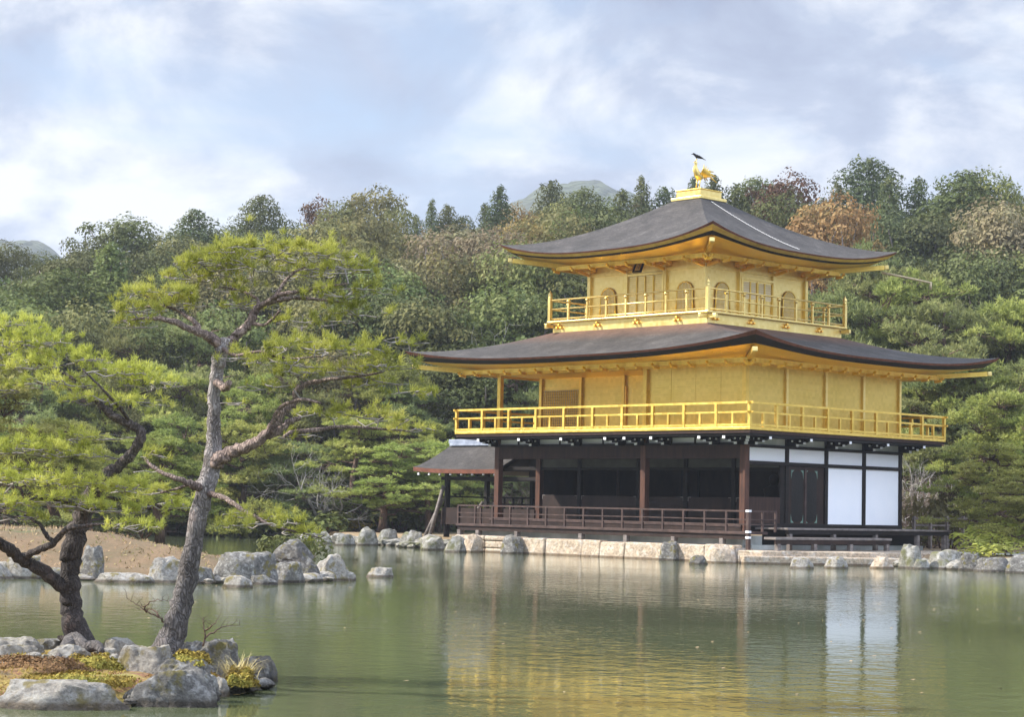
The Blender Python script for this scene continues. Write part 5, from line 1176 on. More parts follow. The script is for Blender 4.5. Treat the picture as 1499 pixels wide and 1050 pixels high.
# undergrowth that fills the slope between the trunks
R = np.random.default_rng(5); n = 5200; dd = R.uniform(94, 172, n); aa = R.uniform(-0.36, 0.36, n)
X = CAM[0]+dd*fwh[0]+dd*aa*rth[0]; Y = CAM[1]+dd*fwh[1]+dd*aa*rth[1]; Zg = main_h(np.stack([X, Y], 1))
C0 = np.stack([X, Y, Zg], 1); C0 = C0[Zg > 0.35]; n = len(C0)
k = 20; P = np.repeat(C0, k, 0)+R.normal(size=(n*k, 3))*np.array([0.9, 0.9, 0.35])+np.array([0, 0, 0.5])
V, Fc = leaf_quads(P, unit(R.normal(size=(n*k, 3))+np.array([0, 0, 0.8])), 0.22, 0.5, R)
o = link('undergrowth', np_mesh('undergrowth', V, Fc, 'leaf_green')); o['kind'] = 'stuff'; o['label'] = 'low green undergrowth covering the wooded slope between the trunks'
# ------------------------------------------------------------------ the two pines on the near islet
def wpt(px, py, d): return at_depth(px, py, d)
def catmull(P, n=5):
    P = [np.array(q, float) for q in P]; P = [2*P[0]-P[1]]+P+[2*P[-1]-P[-2]]; out_ = []
    for i in range(1, len(P)-2):
        for k in range(n):
            t = k/n; out_.append(0.5*((2*P[i])+(-P[i-1]+P[i+1])*t+(2*P[i-1]-5*P[i]+4*P[i+1]-P[i+2])*t*t+(-P[i-1]+3*P[i]-3*P[i+1]+P[i+2])*t**3))
    out_.append(P[-2]); return out_
def near_pine(label, base, limbs, pads, seed, needle=0.062, dens=1.0, bark='pine_bark', limb_bark='pine_bark_red'):
    R = np.random.default_rng(seed); root = empty('pine_tree', tuple(base), label, 'tree', 'pines on the near islet'); org = np.array(base)
    nodes = []; par = []; fixed_r = []
    for li, (nm, pts) in enumerate(limbs):
        Q = [np.array([*wpt(a, b_, d), w_*(0.86 if nm == 'trunk' else 1)/2*d/F_PX]) for a, b_, d, w_ in pts]; C = catmull(Q, 6 if nm == 'trunk' else 5)
        for i, q in enumerate(C):
            if 0 < i < len(C)-1:
                q = q.copy(); q[:3] += R.normal(size=3)*q[3]*(0.10 if nm == 'trunk' else 0.3); q[3] *= R.uniform(0.92, 1.1)
        mb = MB(); C = [c.copy() for c in C]
        for i in range(1, len(C)-1): C[i][:3] += R.normal(size=3)*C[i][3]*(0.08 if nm == 'trunk' else 0.16); C[i][3] *= R.uniform(0.93, 1.09)
        if nm == 'trunk': C[0][3] *= 1.5; C[1][3] *= 1.15
        mb.tube([tuple(c[:3]) for c in C], [max(c[3], 0.004) for c in C], 18 if nm == 'trunk' else 10)
        # knobbly bark relief
        Vn = []
        cc = np.array([c[:3] for c in C])
        for v in mb.v:
            v_ = Vector(v); k = np.argmin(((cc-np.array(v))**2).sum(1)); dr = v_-Vector(cc[k]); L = dr.length
            nn = noise.noise(v_*8.0)*0.12+noise.noise(v_*28.0)*0.07; Vn.append(tuple(v_+dr*nn))
        mb.v = Vn
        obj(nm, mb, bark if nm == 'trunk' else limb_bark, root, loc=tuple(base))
        if nm != 'trunk' or len(limbs) == 1 or True:
            st = len(nodes); use = C if nm != 'trunk' else C[len(C)//2:]
            for i, c in enumerate(use): nodes.append(c[:3]); par.append(-1 if i == 0 else st+i-1); fixed_r.append(c[3])
    # targets inside the pads
    Tg = []; Td = []; Th = []
    for (px, py, rx, ry, d, dn) in pads:
        c = wpt(px, py, d); rx_, ry_ = rx*d/F_PX, ry*d/F_PX; n = int(dn*dens*rx*ry/9.5)
        for i in range(n):
            a = R.uniform(0, 2*math.pi); rr = math.sqrt(R.random()); u = rr*math.cos(a); v = rr*math.sin(a)
            lump = 0.5+0.5*noise.noise((u*2.7+px*0.1, v*2.7+py*0.1, 0.3))
            h = ry_*(1-rr**2.2)*R.uniform(-0.55, 1.0)*(0.5+lump*0.8)
            hs_ = h/ry_; Th.append(hs_); Tg.append(c + RT*u*rx_ + np.array([fwh[0], fwh[1], 0])*v*rx_*0.85 + np.array([0, 0, h - ry_*0.25*rr])); Td.append(lump)
    Tg = np.array(Tg); Td = np.array(Td)
    keep = Td > 0.38; Tg = Tg[keep]; Th = np.array(Th)[keep]
    NN = np.array(nodes); order = np.argsort([np.min(((NN-t)**2).sum(1)) for t in Tg])
    cap_ = len(nodes)+len(Tg)*9; A = np.zeros((cap_, 3)); A[:len(nodes)] = NN; m_ = len(nodes); tips = []; tipdir = []; leafy = []
    for oi in order:
        t = Tg[oi]; D = A[:m_]-t; dist = (D**2*np.array([1, 1, 5.0])).sum(1) + np.where(D[:, 2] > 0.02, 0.05, 0.0); j = int(np.argmin(dist)); L = math.sqrt(((A[j]-t)**2).sum())
        k = max(1, min(7, int(L/0.075))); prev = j; pp = A[j].copy(); sag = R.normal(size=3)*L*0.16; sag[2] = -abs(sag[2])*0.6
        for q in range(1, k+1):
            f = q/k; pt = pp+(t-pp)*f + (sag*math.sin(math.pi*f)*0.8 + R.normal(size=3)*0.012 if q < k else 0)
            A[m_] = pt; par.append(prev); prev = m_; fixed_r.append(0); m_ += 1
        tips.append(prev); tipdir.append(t-pp); leafy.append(R.random() < (0.78 if Th[oi] > 0.12 else 0.18))
    cnt = np.zeros(m_)
    for q in tips: cnt[q] += 1
    par = np.array(par)
    for i in range(m_-1, -1, -1):
        if par[i] >= 0 and not (fixed_r[i] > 0): cnt[par[i]] += cnt[i]
    rad = 0.0017+0.0014*np.sqrt(cnt); rad = np.minimum(rad, 0.007)
    # twigs as 4-sided sticks
    idx = [i for i in range(m_) if fixed_r[i] == 0 and par[i] >= 0]; a = A[par[idx]]; b_ = A[idx]; d_ = unit(b_-a); u_ = unit(np.cross(d_, np.array([0.31, 0.2, 0.93]))); w_ = np.cross(d_, u_)
    ra = np.minimum(rad[par[idx]], rad[idx]*1.35)[:, None]; rb = rad[idx][:, None]; V = []
    for k in range(3):
        an_ = 2*math.pi*k/3; V.append(a+(u_*math.cos(an_)+w_*math.sin(an_))*ra)
    for k in range(3):
        an_ = 2*math.pi*k/3; V.append(b_+(u_*math.cos(an_)+w_*math.sin(an_))*rb)
    V = np.stack(V, 1).reshape(-1, 3)-org; n = len(idx); bs = np.arange(n)[:, None]*6
    Fc = np.concatenate([bs+np.array([k, (k+1) % 3, 3+(k+1) % 3, 3+k]) for k in range(3)])
    link('twigs', np_mesh('twigs', V, Fc, 'twig_grey', True), root)
    # needle tufts: shoots turned up at every tip, with a few along the last segment
    lf_ = np.array(leafy); tp = A[tips][lf_]; tipdir = np.array(tipdir)[lf_]; up = unit(unit(np.array(tipdir))*0.45+np.array([0, 0, 0.85])+R.normal(size=tp.shape)*0.25)
    extra = tp + up*0.03 + R.normal(size=tp.shape)*0.04; sel = R.random(len(tp)) < 0.45; Cn = np.concatenate([tp, extra[sel]]); Un = np.concatenate([up, up[sel]])
    V, Fc = needle_fans(Cn-org, Un, 30, needle, 0.0056, R, 0.6)
    link('needles', np_mesh('needles', V, Fc, 'needles_near'), root)
    return root
D0 = 17.6
b0 = wpt(243, 958, D0)
main_limbs = [
 ('trunk', [(240, 966, D0, 52), (258, 915, D0, 42), (270, 870, D0, 36), (283, 800, D0, 33), (297, 730, D0, 31), (310, 680, D0+.03, 31), (313, 630, D0+.05, 25), (313, 590, D0+.05, 22), (318, 545, D0+.05, 22), (325, 512, D0, 24), (332, 495, D0, 16)]),
 ('limb', [(312, 676, D0, 24), (335, 663, D0-.05, 19), (360, 655, D0-.1, 17), (385, 640, D0-.15, 15), (403, 620, D0-.2, 13), (418, 600, D0-.2, 12), (432, 590, D0-.2, 9), (434, 572, D0-.2, 9), (450, 562, D0-.2, 8), (480, 556, D0-.3, 6), (520, 552, D0-.35, 4), (560, 545, D0-.4, 3)]),
 ('limb', [(388, 640, D0-.15, 11), (405, 632, D0-.1, 11), (425, 618, D0-.05, 9), (440, 612, D0, 7)]),
 ('limb', [(415, 640, D0+.1, 5), (430, 633, D0+.15, 7), (460, 630, D0+.25, 6), (500, 625, D0+.4, 5), (550, 628, D0+.5, 4), (600, 632, D0+.55, 2)]),
 ('limb', [(398, 622, D0-.2, 8), (410, 598, D0-.3, 6), (440, 585, D0-.5, 5), (470, 590, D0-.6, 3)]),
 ('limb', [(324, 508, D0, 17), (308, 495, D0-.05, 15), (290, 487, D0-.1, 12), (270, 478, D0-.15, 10), (245, 469, D0-.2, 8), (215, 466, D0-.25, 5), (180, 470, D0-.3, 3)]),
 ('limb', [(292, 486, D0-.1, 9), (284, 470, D0-.05, 8), (272, 463, D0, 6), (262, 455, D0+.1, 5), (235, 448, D0+.2, 4), (205, 450, D0+.3, 2)]),
 ('limb', [(330, 505, D0, 17), (345, 492, D0+.05, 15), (362, 478, D0+.08, 13), (372, 458, D0+.1, 12), (380, 448, D0+.1, 10), (405, 440, D0+.15, 8), (435, 436, D0+.2, 6), (480, 440, D0+.2, 4.5), (530, 447, D0+.2, 3)]),
 ('limb', [(376, 452, D0+.1, 8), (395, 440, D0, 7), (408, 432, D0-.05, 7), (430, 428, D0-.1, 6), (470, 420, D0-.2, 4), (510, 415, D0-.3, 2)]),
 ('limb', [(372, 458, D0+.1, 7), (378, 440, D0+.2, 5), (362, 430, D0+.3, 4), (345, 424, D0+.35, 4), (320, 420, D0+.4, 2)]),
 ('limb', [(402, 438, D0, 6), (415, 415, D0+.1, 5), (432, 398, D0+.15, 4), (445, 390, D0+.2, 3), (400, 380, D0+.3, 2)]),
 ('limb', [(365, 474, D0+.1, 6), (385, 476, D0+.0, 5), (398, 468, D0-.1, 4), (410, 455, D0-.2, 3)]),
 ('limb', [(318, 560, D0, 13), (330, 568, D0-.1, 12), (336, 560, D0-.2, 8)]),
 ('limb', [(298, 716, D0, 13), (286, 712, D0-.1, 12), (262, 702, D0-.15, 8), (240, 694, D0-.1, 6), (222, 682, D0, 5), (214, 672, D0+.1, 4), (224, 660, D0+.1, 2)]),
 ('limb', [(290, 705, D0, 6), (262, 715, D0+.1, 4), (235, 722, D0+.2, 3)]),
 ('limb', [(302, 722, D0, 10), (325, 728, D0-.2, 8), (345, 740, D0-.4, 7), (372, 757, D0-.5, 6), (405, 772, D0-.6, 4), (440, 780, D0-.6, 3), (468, 788, D0-.6, 2)]),
 ('limb', [(322, 508, D0, 6), (345, 520, D0-.3, 5), (380, 515, D0-.5, 4), (420, 525, D0-.6, 3), (470, 522, D0-.7, 2)]),
]
main_pads = [(345, 372, 60, 14, D0+.3, .9), (545, 425, 45, 12, D0-.2, .8), (360, 448, 60, 10, D0+.4, .5), (590, 500, 40, 10, D0-.4, .8), (610, 575, 40, 10, D0, .7), (450, 470, 70, 10, D0+.3, .45), (330, 590, 40, 9, D0+.5, .4), (390, 366, 90, 17, D0+.1, 1.1), (310, 385, 62, 20, D0+.2, 1.0), (455, 372, 78, 20, D0, 1.1), (505, 392, 52, 17, D0-.1, .9), (275, 405, 50, 16, D0+.3, .8), (400, 398, 95, 15, D0+.2, .7), (350, 420, 55, 14, D0+.3, .5),
 (235, 428, 55, 15, D0-.1, 1.0), (200, 452, 45, 14, D0-.2, 1.0), (260, 445, 45, 12, D0+.1, .8), (195, 475, 38, 10, D0-.25, .8), (480, 430, 60, 14, D0-.2, .7), (520, 455, 50, 12, D0+.1, .6), (440, 470, 35, 10, D0-.2, .4),
 (440, 508, 62, 15, D0-.5, 1.0), (510, 512, 60, 16, D0-.5, 1.0), (560, 535, 52, 14, D0-.4, 1.0), (405, 530, 50, 14, D0-.5, .8), (470, 545, 75, 13, D0-.4, .7), (390, 565, 45, 12, D0-.5, .5), (550, 560, 50, 10, D0-.3, .6), (350, 525, 40, 12, D0-.3, .6),
 (540, 612, 60, 13, D0+.5, .8), (600, 628, 42, 10, D0+.55, .8), (480, 605, 50, 11, D0+.3, .6), (440, 640, 40, 9, D0+.2, .35),
 (398, 765, 48, 13, D0-.6, 1.0), (448, 780, 40, 11, D0-.6, 1.0), (350, 752, 30, 10, D0-.4, .8), (228, 668, 30, 9, D0+.1, .6), (235, 722, 34, 9, D0+.2, .7), (215, 690, 26, 8, D0, .4), (340, 770, 28, 8, D0-.5, .7)]
near_pine('tall leaning pine with forked reddish limbs growing between rocks on the near islet', b0, main_limbs, main_pads, 101)
D1 = 19.0
b1 = wpt(112, 935, D1)
low_limbs = [
 ('trunk', [(114, 944, D1, 50), (107, 905, D1, 37), (103, 870, D1, 34), (103, 830, D1, 33), (108, 795, D1, 36), (120, 762, D1+.05, 32), (132, 730, D1+.1, 28), (150, 700, D1+.1, 22), (175, 682, D1+.1, 19), (196, 660, D1+.05, 18), (207, 640, D1, 17), (202, 627, D1, 16), (182, 618, D1-.05, 15), (160, 605, D1-.1, 12), (145, 590, D1-.1, 10)]),
 ('limb', [(100, 868, D1, 22), (80, 850, D1-.1, 20), (55, 830, D1-.2, 19), (30, 818, D1-.3, 18), (8, 800, D1-.4, 16), (-20, 790, D1-.5, 14), (-60, 780, D1-.5, 9)]),
 ('limb', [(30, 818, D1-.3, 11), (55, 806, D1-.4, 11), (78, 795, D1-.5, 10), (98, 775, D1-.6, 8), (125, 770, D1-.7, 6), (150, 768, D1-.8, 4), (185, 772, D1-.9, 2)]),
 ('limb', [(78, 795, D1-.5, 7), (65, 780, D1-.5, 6), (58, 768, D1-.5, 5), (35, 755, D1-.5, 3)]),
 ('limb', [(150, 592, D1-.1, 10), (135, 580, D1-.1, 8), (115, 562, D1-.1, 7), (90, 545, D1-.1, 5), (60, 533, D1-.1, 4), (25, 528, D1-.1, 2)]),
 ('limb', [(160, 605, D1-.1, 7), (168, 590, D1, 5), (195, 580, D1+.1, 4), (230, 570, D1+.2, 2)]),
 ('limb', [(190, 620, D1, 6), (178, 600, D1-.2, 5), (150, 570, D1-.4, 4), (120, 540, D1-.5, 2)]),
 ('limb', [(125, 750, D1, 9), (100, 735, D1-.3, 7), (60, 730, D1-.5, 5), (20, 735, D1-.7, 3)]),
 ('limb', [(150, 700, D1+.1, 7), (110, 695, D1, 6), (80, 690, D1-.2, 5), (40, 680, D1-.3, 3)]),
 ('limb', [(135, 725, D1+.1, 7), (165, 730, D1+.1, 6), (210, 735, D1+.1, 4), (250, 745, D1+.1, 2)]),
]
low_pads = [(50, 500, 62, 20, D1, 1.1), (-20, 520, 60, 25, D1, 1), (110, 525, 60, 20, D1, 1.1), (165, 545, 55, 18, D1-.1, 1.1), (225, 560, 48, 17, D1+.1, 1.1), (80, 560, 70, 18, D1-.2, .9), (20, 475, 45, 14, D1+.1, .9), (150, 585, 60, 14, D1-.3, .7), (215, 590, 45, 12, D1+.1, .8), (-30, 570, 60, 16, D1-.1, .8), (30, 535, 60, 16, D1-.2, .9),
 (40, 655, 70, 20, D1-.3, 1.1), (110, 665, 50, 16, D1-.1, 1.0), (-30, 660, 60, 20, D1-.3, 1), (30, 700, 78, 20, D1-.5, 1.1), (120, 710, 70, 18, D1-.2, 1.1), (190, 715, 60, 16, D1+.1, 1.1), (70, 735, 75, 16, D1-.6, 1.0), (160, 745, 65, 15, D1-.2, 1.1), (235, 740, 45, 14, D1+.1, 1.0), (20, 755, 45, 13, D1-.6, .8), (190, 770, 50, 10, D1-.8, .8), (-10, 735, 50, 18, D1-.7, 1), (130, 640, 45, 13, D1, .8)]
near_pine('low pine with a hooked, twisted trunk at the left end of the near islet', b1, low_limbs, low_pads, 202, bark='pine_bark_dark', limb_bark='pine_bark_dark')

# ------------------------------------------------------------------ rocks
def rock(px0, px1, ytop, ybot, mat, label, d=None, z=0.0, seed=None, deep=0.7, group='rocks', name='rock', flat=0.0, ang=0):
    """a boulder whose foot meets height z at photo row ybot (or stands at depth d)"""
    pc = (px0+px1)/2; ex = (px1-px0)*0.06; px0 -= ex; px1 += ex
    foot = on_z(pc, ybot, z) if d is None else at_depth(pc, ybot, d)
    dd = float((foot-CAM)@FW); w_ = (px1-px0)/F_PX*dd/2; dp = w_*deep; h = (ybot-ytop)/F_PX*dd
    seed = int(px0*7+ytop*3) if seed is None else seed; R = np.random.default_rng(abs(seed)+1)
    c = np.array([foot[0]+fwh[0]*dp*0.8, foot[1]+fwh[1]*dp*0.8, foot[2]])
    bm = bmesh.new(); bmesh.ops.create_icosphere(bm, subdivisions=5 if dd < 30 else 4 if dd < 50 else 3, radius=1.0)
    pl_ = [(unit(R.normal(size=3)), R.uniform(0.72, 1.12)) for _ in range(15)]; pl_.append((np.array([0, 0, 1.0]), 0.80-flat*0.2))
    off = R.uniform(0, 50, 3)
    pq = R.uniform(2.6, 4.0); ya = R.uniform(0, 1.57)
    for v in bm.verts:
        n_ = np.array(v.co); xr, yr_ = n_[0]*math.cos(ya)-n_[1]*math.sin(ya), n_[0]*math.sin(ya)+n_[1]*math.cos(ya); r0_ = (abs(xr)**pq+abs(yr_)**pq+abs(n_[2])**pq)**(-1/pq); r_ = r0_
        for a, k in pl_:
            dt = n_@a
            if dt > 0.05: r_ = min(r_, k/dt) if k/dt > 0.45 else r_
        q = Vector(n_*1.0+off); r_ *= 1 + 0.20*noise.noise(q*1.5) + 0.11*(0.5-abs(noise.noise(q*3.3)))*1.2 + 0.05*noise.noise(q*7.0) + 0.025*noise.noise(q*17.0)
        v.co = Vector(n_*r_)
    co = np.array([v.co for v in bm.verts]); co[:, 0] /= np.abs(co[:, 0]).max(); co[:, 1] /= np.abs(co[:, 1]).max()
    top = co[:, 2].max(); zz = co[:, 2]/top
    below = 0.45
    zz = np.sign(zz)*np.abs(zz)**0.8; fl = 1+0.22*(1-np.clip(zz, 0, 1))**1.5; co[:, 0] *= fl/1.12; co[:, 1] *= fl/1.12
    hh = h/(1.0); zc = np.where(zz > 0, zz*hh*1.0, zz*max(0.3*hh, 0.12))
    X = co[:, 0]*w_; Yd = co[:, 1]*dp
    P = np.stack([rth[0]*X+fwh[0]*Yd, rth[1]*X+fwh[1]*Yd, zc - 0.0], 1)
    # widest part sits at the foot
    for v, q in zip(bm.verts, P): v.co = Vector(q)
    for f in bm.faces: f.smooth = True
    me = bpy.data.meshes.new(name); bm.to_mesh(me); bm.free(); me.materials.append(MATS[mat])
    try: me.set_sharp_from_angle(angle=math.radians(38))
    except Exception: pass
    o_ = link(name, me, None, tuple(c)); tag(o_, label, 'rock', group); return o_
NG = 'rocks edging the near islet'; MG = 'rocks edging the middle islet'; FG = 'shore rocks left of the pavilion'; WG = 'boulders set against the stone wall'; RG = 'rocks at the shore right of the pavilion'
for a in ((-20, 172, 998, 1040, 'rock_pale', 'long low pale rock at the water in the bottom left corner of the photo', dict(deep=0.45)),
    (176, 308, 982, 1036, 'rock_grey', 'broad dark-streaked rock at the water below the tall pine\u2019s foot', dict(deep=0.5)),
    (160, 262, 946, 1000, 'rock_pale', 'humped grey rock in the middle of the near islet left of the tall pine\u2019s foot', dict(z=.22, d=17.0)),
    (-40, 72, 934, 975, 'rock_pale', 'white-patched rock at the left back of the near islet', dict(z=.2, d=18.6)),
    (24, 100, 936, 966, 'rock_grey', 'dark lichened rock just left of the low pine\u2019s foot', dict(z=.2, d=19.0)),
    (144, 200, 934, 962, 'rock_pale', 'small pale rock between the two islet pines', dict(z=.2, d=18.8)),
    (288, 354, 936, 992, 'rock_grey', 'upright square grey rock right of the tall pine\u2019s foot', dict(z=.1, d=17.6)),
    (-30, 60, 945, 985, 'rock_pale', 'pale broken rock beside the red moss at the left of the near islet', dict(z=.2, d=18.2)),
    (60, 130, 945, 972, 'rock_pale', 'low pale rock in front of the low pine\u2019s roots', dict(z=.2, d=18.0)),
    (190, 250, 958, 985, 'rock_pale', 'small angular rock touching the left side of the tall pine\u2019s foot', dict(z=.2, d=17.3)),
    (250, 320, 985, 1030, 'rock_grey', 'dark cracked rock between the broad rock and the small white rock', dict(d=16.3)),
    (262, 300, 940, 965, 'rock_grey', 'small dark rock behind the tall pine\u2019s foot', dict(z=.2, d=18.4)),
    (346, 400, 962, 1001, 'rock_dark', 'dark rounded rock at the right tip of the near islet', dict(deep=0.9)),
    (310, 334, 992, 1022, 'rock_pale', 'small white rock at the water between mossy clumps', dict()),
    (96, 142, 964, 984, 'rock_pale', 'small half-buried stone in the moss below the low pine', dict(z=.25, d=17.4)),
    (205, 300, 965, 1000, 'rock_grey', 'flat grey rock under the foot of the tall pine', dict(d=16.9)),
    (-60, 30, 960, 990, 'rock_grey', 'grey stone in the red moss at the left edge of the near islet', dict(z=.2, d=17.6))):
    rock(*a[:6], group=NG, **a[6])
for a in ((-40, 12, 822, 848, 'rock_pale', 'pale rock at the left edge of the middle islet', {}), (6, 58, 814, 848, 'rock_pale', 'greenish white boulder on the left shore of the middle islet', {}), (56, 100, 832, 849, 'rock_grey', 'low grey rock left of the low pine\u2019s trunk across the water', {}), (116, 152, 798, 850, 'rock_grey', 'pointed grey rock right of the low pine\u2019s trunk across the water', {}),
    (138, 218, 839, 854, 'rock_pale', 'long flat slab at the front of the middle islet', dict(deep=.35)), (216, 270, 815, 854, 'rock_pale', 'white speckled boulder left of the tall pine\u2019s trunk on the middle islet', {}), (264, 312, 830, 855, 'rock_grey', 'low rock directly behind the tall pine\u2019s trunk on the middle islet', {}),
    (310, 400, 807, 856, 'rock_grey', 'largest domed grey boulder on the middle islet', {}), (396, 444, 822, 854, 'rock_grey', 'squat grey boulder right of the largest one on the middle islet', {}), (438, 466, 818, 851, 'rock_dark', 'dark mossy rock second from the right tip of the middle islet', {}),
    (456, 513, 811, 851, 'rock_pale', 'pale rock forming the right tip of the middle islet', {}), (326, 366, 843, 861, 'rock_pale', 'small pale stone in the water before the largest boulder', {}), (402, 453, 789, 816, 'rock_dark', 'dark block of rock on the back edge of the middle islet', dict(d=44)),
    (364, 402, 842, 857, 'rock_grey', 'small dark stone at the foot of the largest boulder', {})):
    rock(*a[:6], group=MG, **a[6])
rock(538, 579, 831, 846, 'rock_pale', 'lone small flat rock in open water right of the middle islet', group='rocks in the water')
for a in ((-20, 30, 764, 779, 'first far rock'), (60, 100, 762, 780, 'x'), (305, 342, 762, 785, 'pale boulder on the far shore behind the tall pine\u2019s trunk'), (350, 380, 772, 787, 'small far-shore rock just right of the tall pine\u2019s trunk'),
    (455, 486, 778, 796, 'small rock on the far shore right of the middle islet'), (492, 520, 782, 799, 'low brown rock at the water left of two larger far-shore boulders'), (520, 551, 771, 799, 'tallest grey boulder on the far shore left of the pavilion'), (551, 581, 774, 799, 'grey boulder right beside the tallest far-shore boulder'), (586, 622, 776, 801, 'brown-pink boulder on the far shore below the fishing porch roof'), (618, 655, 786, 806, 'low greenish boulder under the fishing porch props')):
    if a[0] < 100: continue
    rock(a[0], a[1], a[2], a[3], 'rock_far', a[4], group=FG)
for a in ((652, 682, 784, 809, 'rock_far', 'greenish boulder under the west end of the veranda'), (680, 708, 782, 809, 'rock_pink', 'upright pink boulder second from the west end of the stone wall'), (732, 766, 783, 811, 'rock_grey', 'pointed dark boulder leaning on the wall below the west veranda leg'), (902, 928, 792, 816, 'rock_pale', 'tan boulder set against the middle of the stone wall'),
    (966, 994, 792, 821, 'rock_grey', 'grey boulder set against the wall below the middle columns'), (1036, 1078, 797, 825, 'rock_pink', 'big rounded pink boulder near the east end of the stone wall'), (1011, 1039, 813, 827, 'rock_dark', 'small dark rock in the water before the stone wall')):
    rock(*a[:6], group=WG, deep=0.8)
for a in ((1158, 1190, 816, 833, 'rock_pale', 'leftmost white stone in the water before the terrace'), (1209, 1241, 815, 833, 'rock_pale', 'middle blocky stone in the water before the white wall panels'), (1276, 1308, 815, 833, 'rock_pink', 'pinkish stone at the east end of the terrace step'),
    (1320, 1352, 797, 833, 'rock_far', 'tall round boulder just past the east end of the terrace'), (1340, 1362, 819, 834, 'rock_far', 'small stone leaning on the tall round boulder'), (1352, 1372, 805, 822, 'rock_pink', 'small brown stone behind the east shore boulders'), (1358, 1412, 805, 834, 'rock_far', 'broad pale boulder with a flat top on the east shore'),
    (1408, 1444, 811, 836, 'rock_dark', 'dark shaded boulder beside the broad pale one on the east shore'), (1432, 1486, 816, 838, 'rock_dark', 'long black mossy rock under the low pine boughs on the east shore'), (1478, 1520, 812, 840, 'rock_grey', 'grey rock at the right edge of the photo by the water')):
    rock(*a[:6], group=RG, deep=0.75)

# ------------------------------------------------------------------ moss, grass, roots and twigs on the near islet
def clump(px, py, d, w_, h_, mat, label, n=700, leaf=0.016, seed=1):
    R = np.random.default_rng(seed); c = at_depth(px, py, d); dirs = unit(R.normal(size=(n, 3))); dirs[:, 2] = np.abs(dirs[:, 2])
    rag = 1+0.25*np.sin(dirs[:, :1]*6+px)*np.sin(dirs[:, 1:2]*5)
    P = dirs*np.array([w_, w_*0.8, h_])*R.uniform(0.75, 1.05, (n, 1))*rag; V, Fc = leaf_quads(P, unit(dirs+R.normal(size=(n, 3))*0.5), leaf, 0.6, R)
    o_ = link('moss_clump', np_mesh('moss_clump', V, Fc, mat), None, tuple(c)); tag(o_, label, 'moss', 'moss cushions on the near islet')
clump(310, 1012, 16.9, 0.10, 0.12, 'moss_gold', 'small golden moss cushion left of the white stone at the water', 1500, seed=3)
clump(352, 1004, 17.0, 0.16, 0.13, 'moss_gold', 'larger golden moss cushion under the straw grass tuft', 2600, seed=4)
clump(275, 972, 17.2, 0.22, 0.10, 'moss_gold', 'golden moss mound right at the tall pine\u2019s foot', 2600, seed=5)
clump(50, 985, 17.0, 0.55, 0.12, 'moss_red', 'wide rust-red moss patch at the left of the near islet', 7000, seed=6)
clump(140, 978, 17.3, 0.30, 0.10, 'moss_gold', 'brownish golden moss patch between the rocks below the pines', 3500, seed=8)
clump(110, 1000, 16.3, 0.5, 0.07, 'moss_gold', 'golden moss strip above the long pale rock', 4500, seed=9)
def tuft(px, py, d, n, L, label, seed=2, mat='straw', sp=0.55):
    R = np.random.default_rng(seed); c = at_depth(px, py, d); V = []; Fc = []
    for i in range(n):
        a = R.uniform(0, 6.28); b0_ = np.array([R.normal()*0.05, R.normal()*0.05, 0]); dr = np.array([math.cos(a)*sp, math.sin(a)*sp, 1.0])*R.uniform(0.5, 1); l_ = L*R.uniform(0.5, 1.1); s_ = np.array([-math.sin(a), math.cos(a), 0])*0.003; k = len(V)
        for j in range(4):
            f = j/3; q = b0_+dr*l_*f+np.array([math.cos(a), math.sin(a), -0.8])*l_*0.35*f*f*R.uniform(0.6, 1.4); w_ = (1-f*0.85); V += [q-s_*w_, q+s_*w_]
        for j in range(3): Fc.append((k+2*j, k+2*j+1, k+2*j+3, k+2*j+2))
    o_ = link('grass_tuft', np_mesh('grass_tuft', np.array(V), np.array(Fc), mat), None, tuple(c)); tag(o_, label, 'grass', 'grass tufts on the near islet')
tuft(350, 996, 17.1, 420, 0.30, 'tallest straw-coloured grass tuft at the right end of the near islet', 11)
tuft(275, 975, 17.2, 160, 0.12, 'short yellowish grass tuft at the foot of the tall pine', 12)
tuft(40, 945, 18.9, 120, 0.09, 'thin grass tuft behind the left rocks of the near islet', 13)
def bare_twig(px, py, d, paths, label, seed=1):
    base = at_depth(px, py, d); root = None; mb = MB(); R = np.random.default_rng(seed)
    for P in paths:
        Q = catmull([wpt(a, b_, d+dz) for a, b_, dz in P], 4); Q = [q+R.normal(size=3)*0.006 for q in Q]; mb.tube([tuple(q) for q in Q], np.linspace(0.009, 0.002, len(Q)), 5)
        for q in Q[2::2]:
            t = q+np.array([R.normal()*0.06, R.normal()*0.06, abs(R.normal())*0.05+0.02]); mb.tube([tuple(q), tuple((q+t)/2+R.normal(size=3)*0.01), tuple(t)], [0.003, 0.002, 0.001], 3)
    o_ = obj('dead_branch', mb, 'trunk_brown', None, loc=tuple(base)); tag(o_, label, 'branch', 'dead twigs on the near islet')
bare_twig(235, 908, D0, [[(244, 915, 0), (232, 903, 0), (215, 897, 0), (200, 885, .05), (185, 877, .1)], [(215, 897, 0), (210, 888, -.1), (225, 880, -.2), (245, 880, -.2)], [(232, 903, 0), (222, 893, .1), (205, 895, .2)]], 'bare dark twig sticking out left from the tall pine\u2019s lower trunk', 3)
bare_twig(298, 945, D0+.2, [[(298, 948, 0), (300, 930, 0), (298, 912, 0), (296, 905, .1)], [(300, 935, 0), (315, 925, .1), (328, 918, .2), (350, 916, .2)], [(300, 925, 0), (310, 918, -.1), (318, 908, -.1)]], 'small upright dead twig on the rock right of the tall pine', 4)
rt = MB()
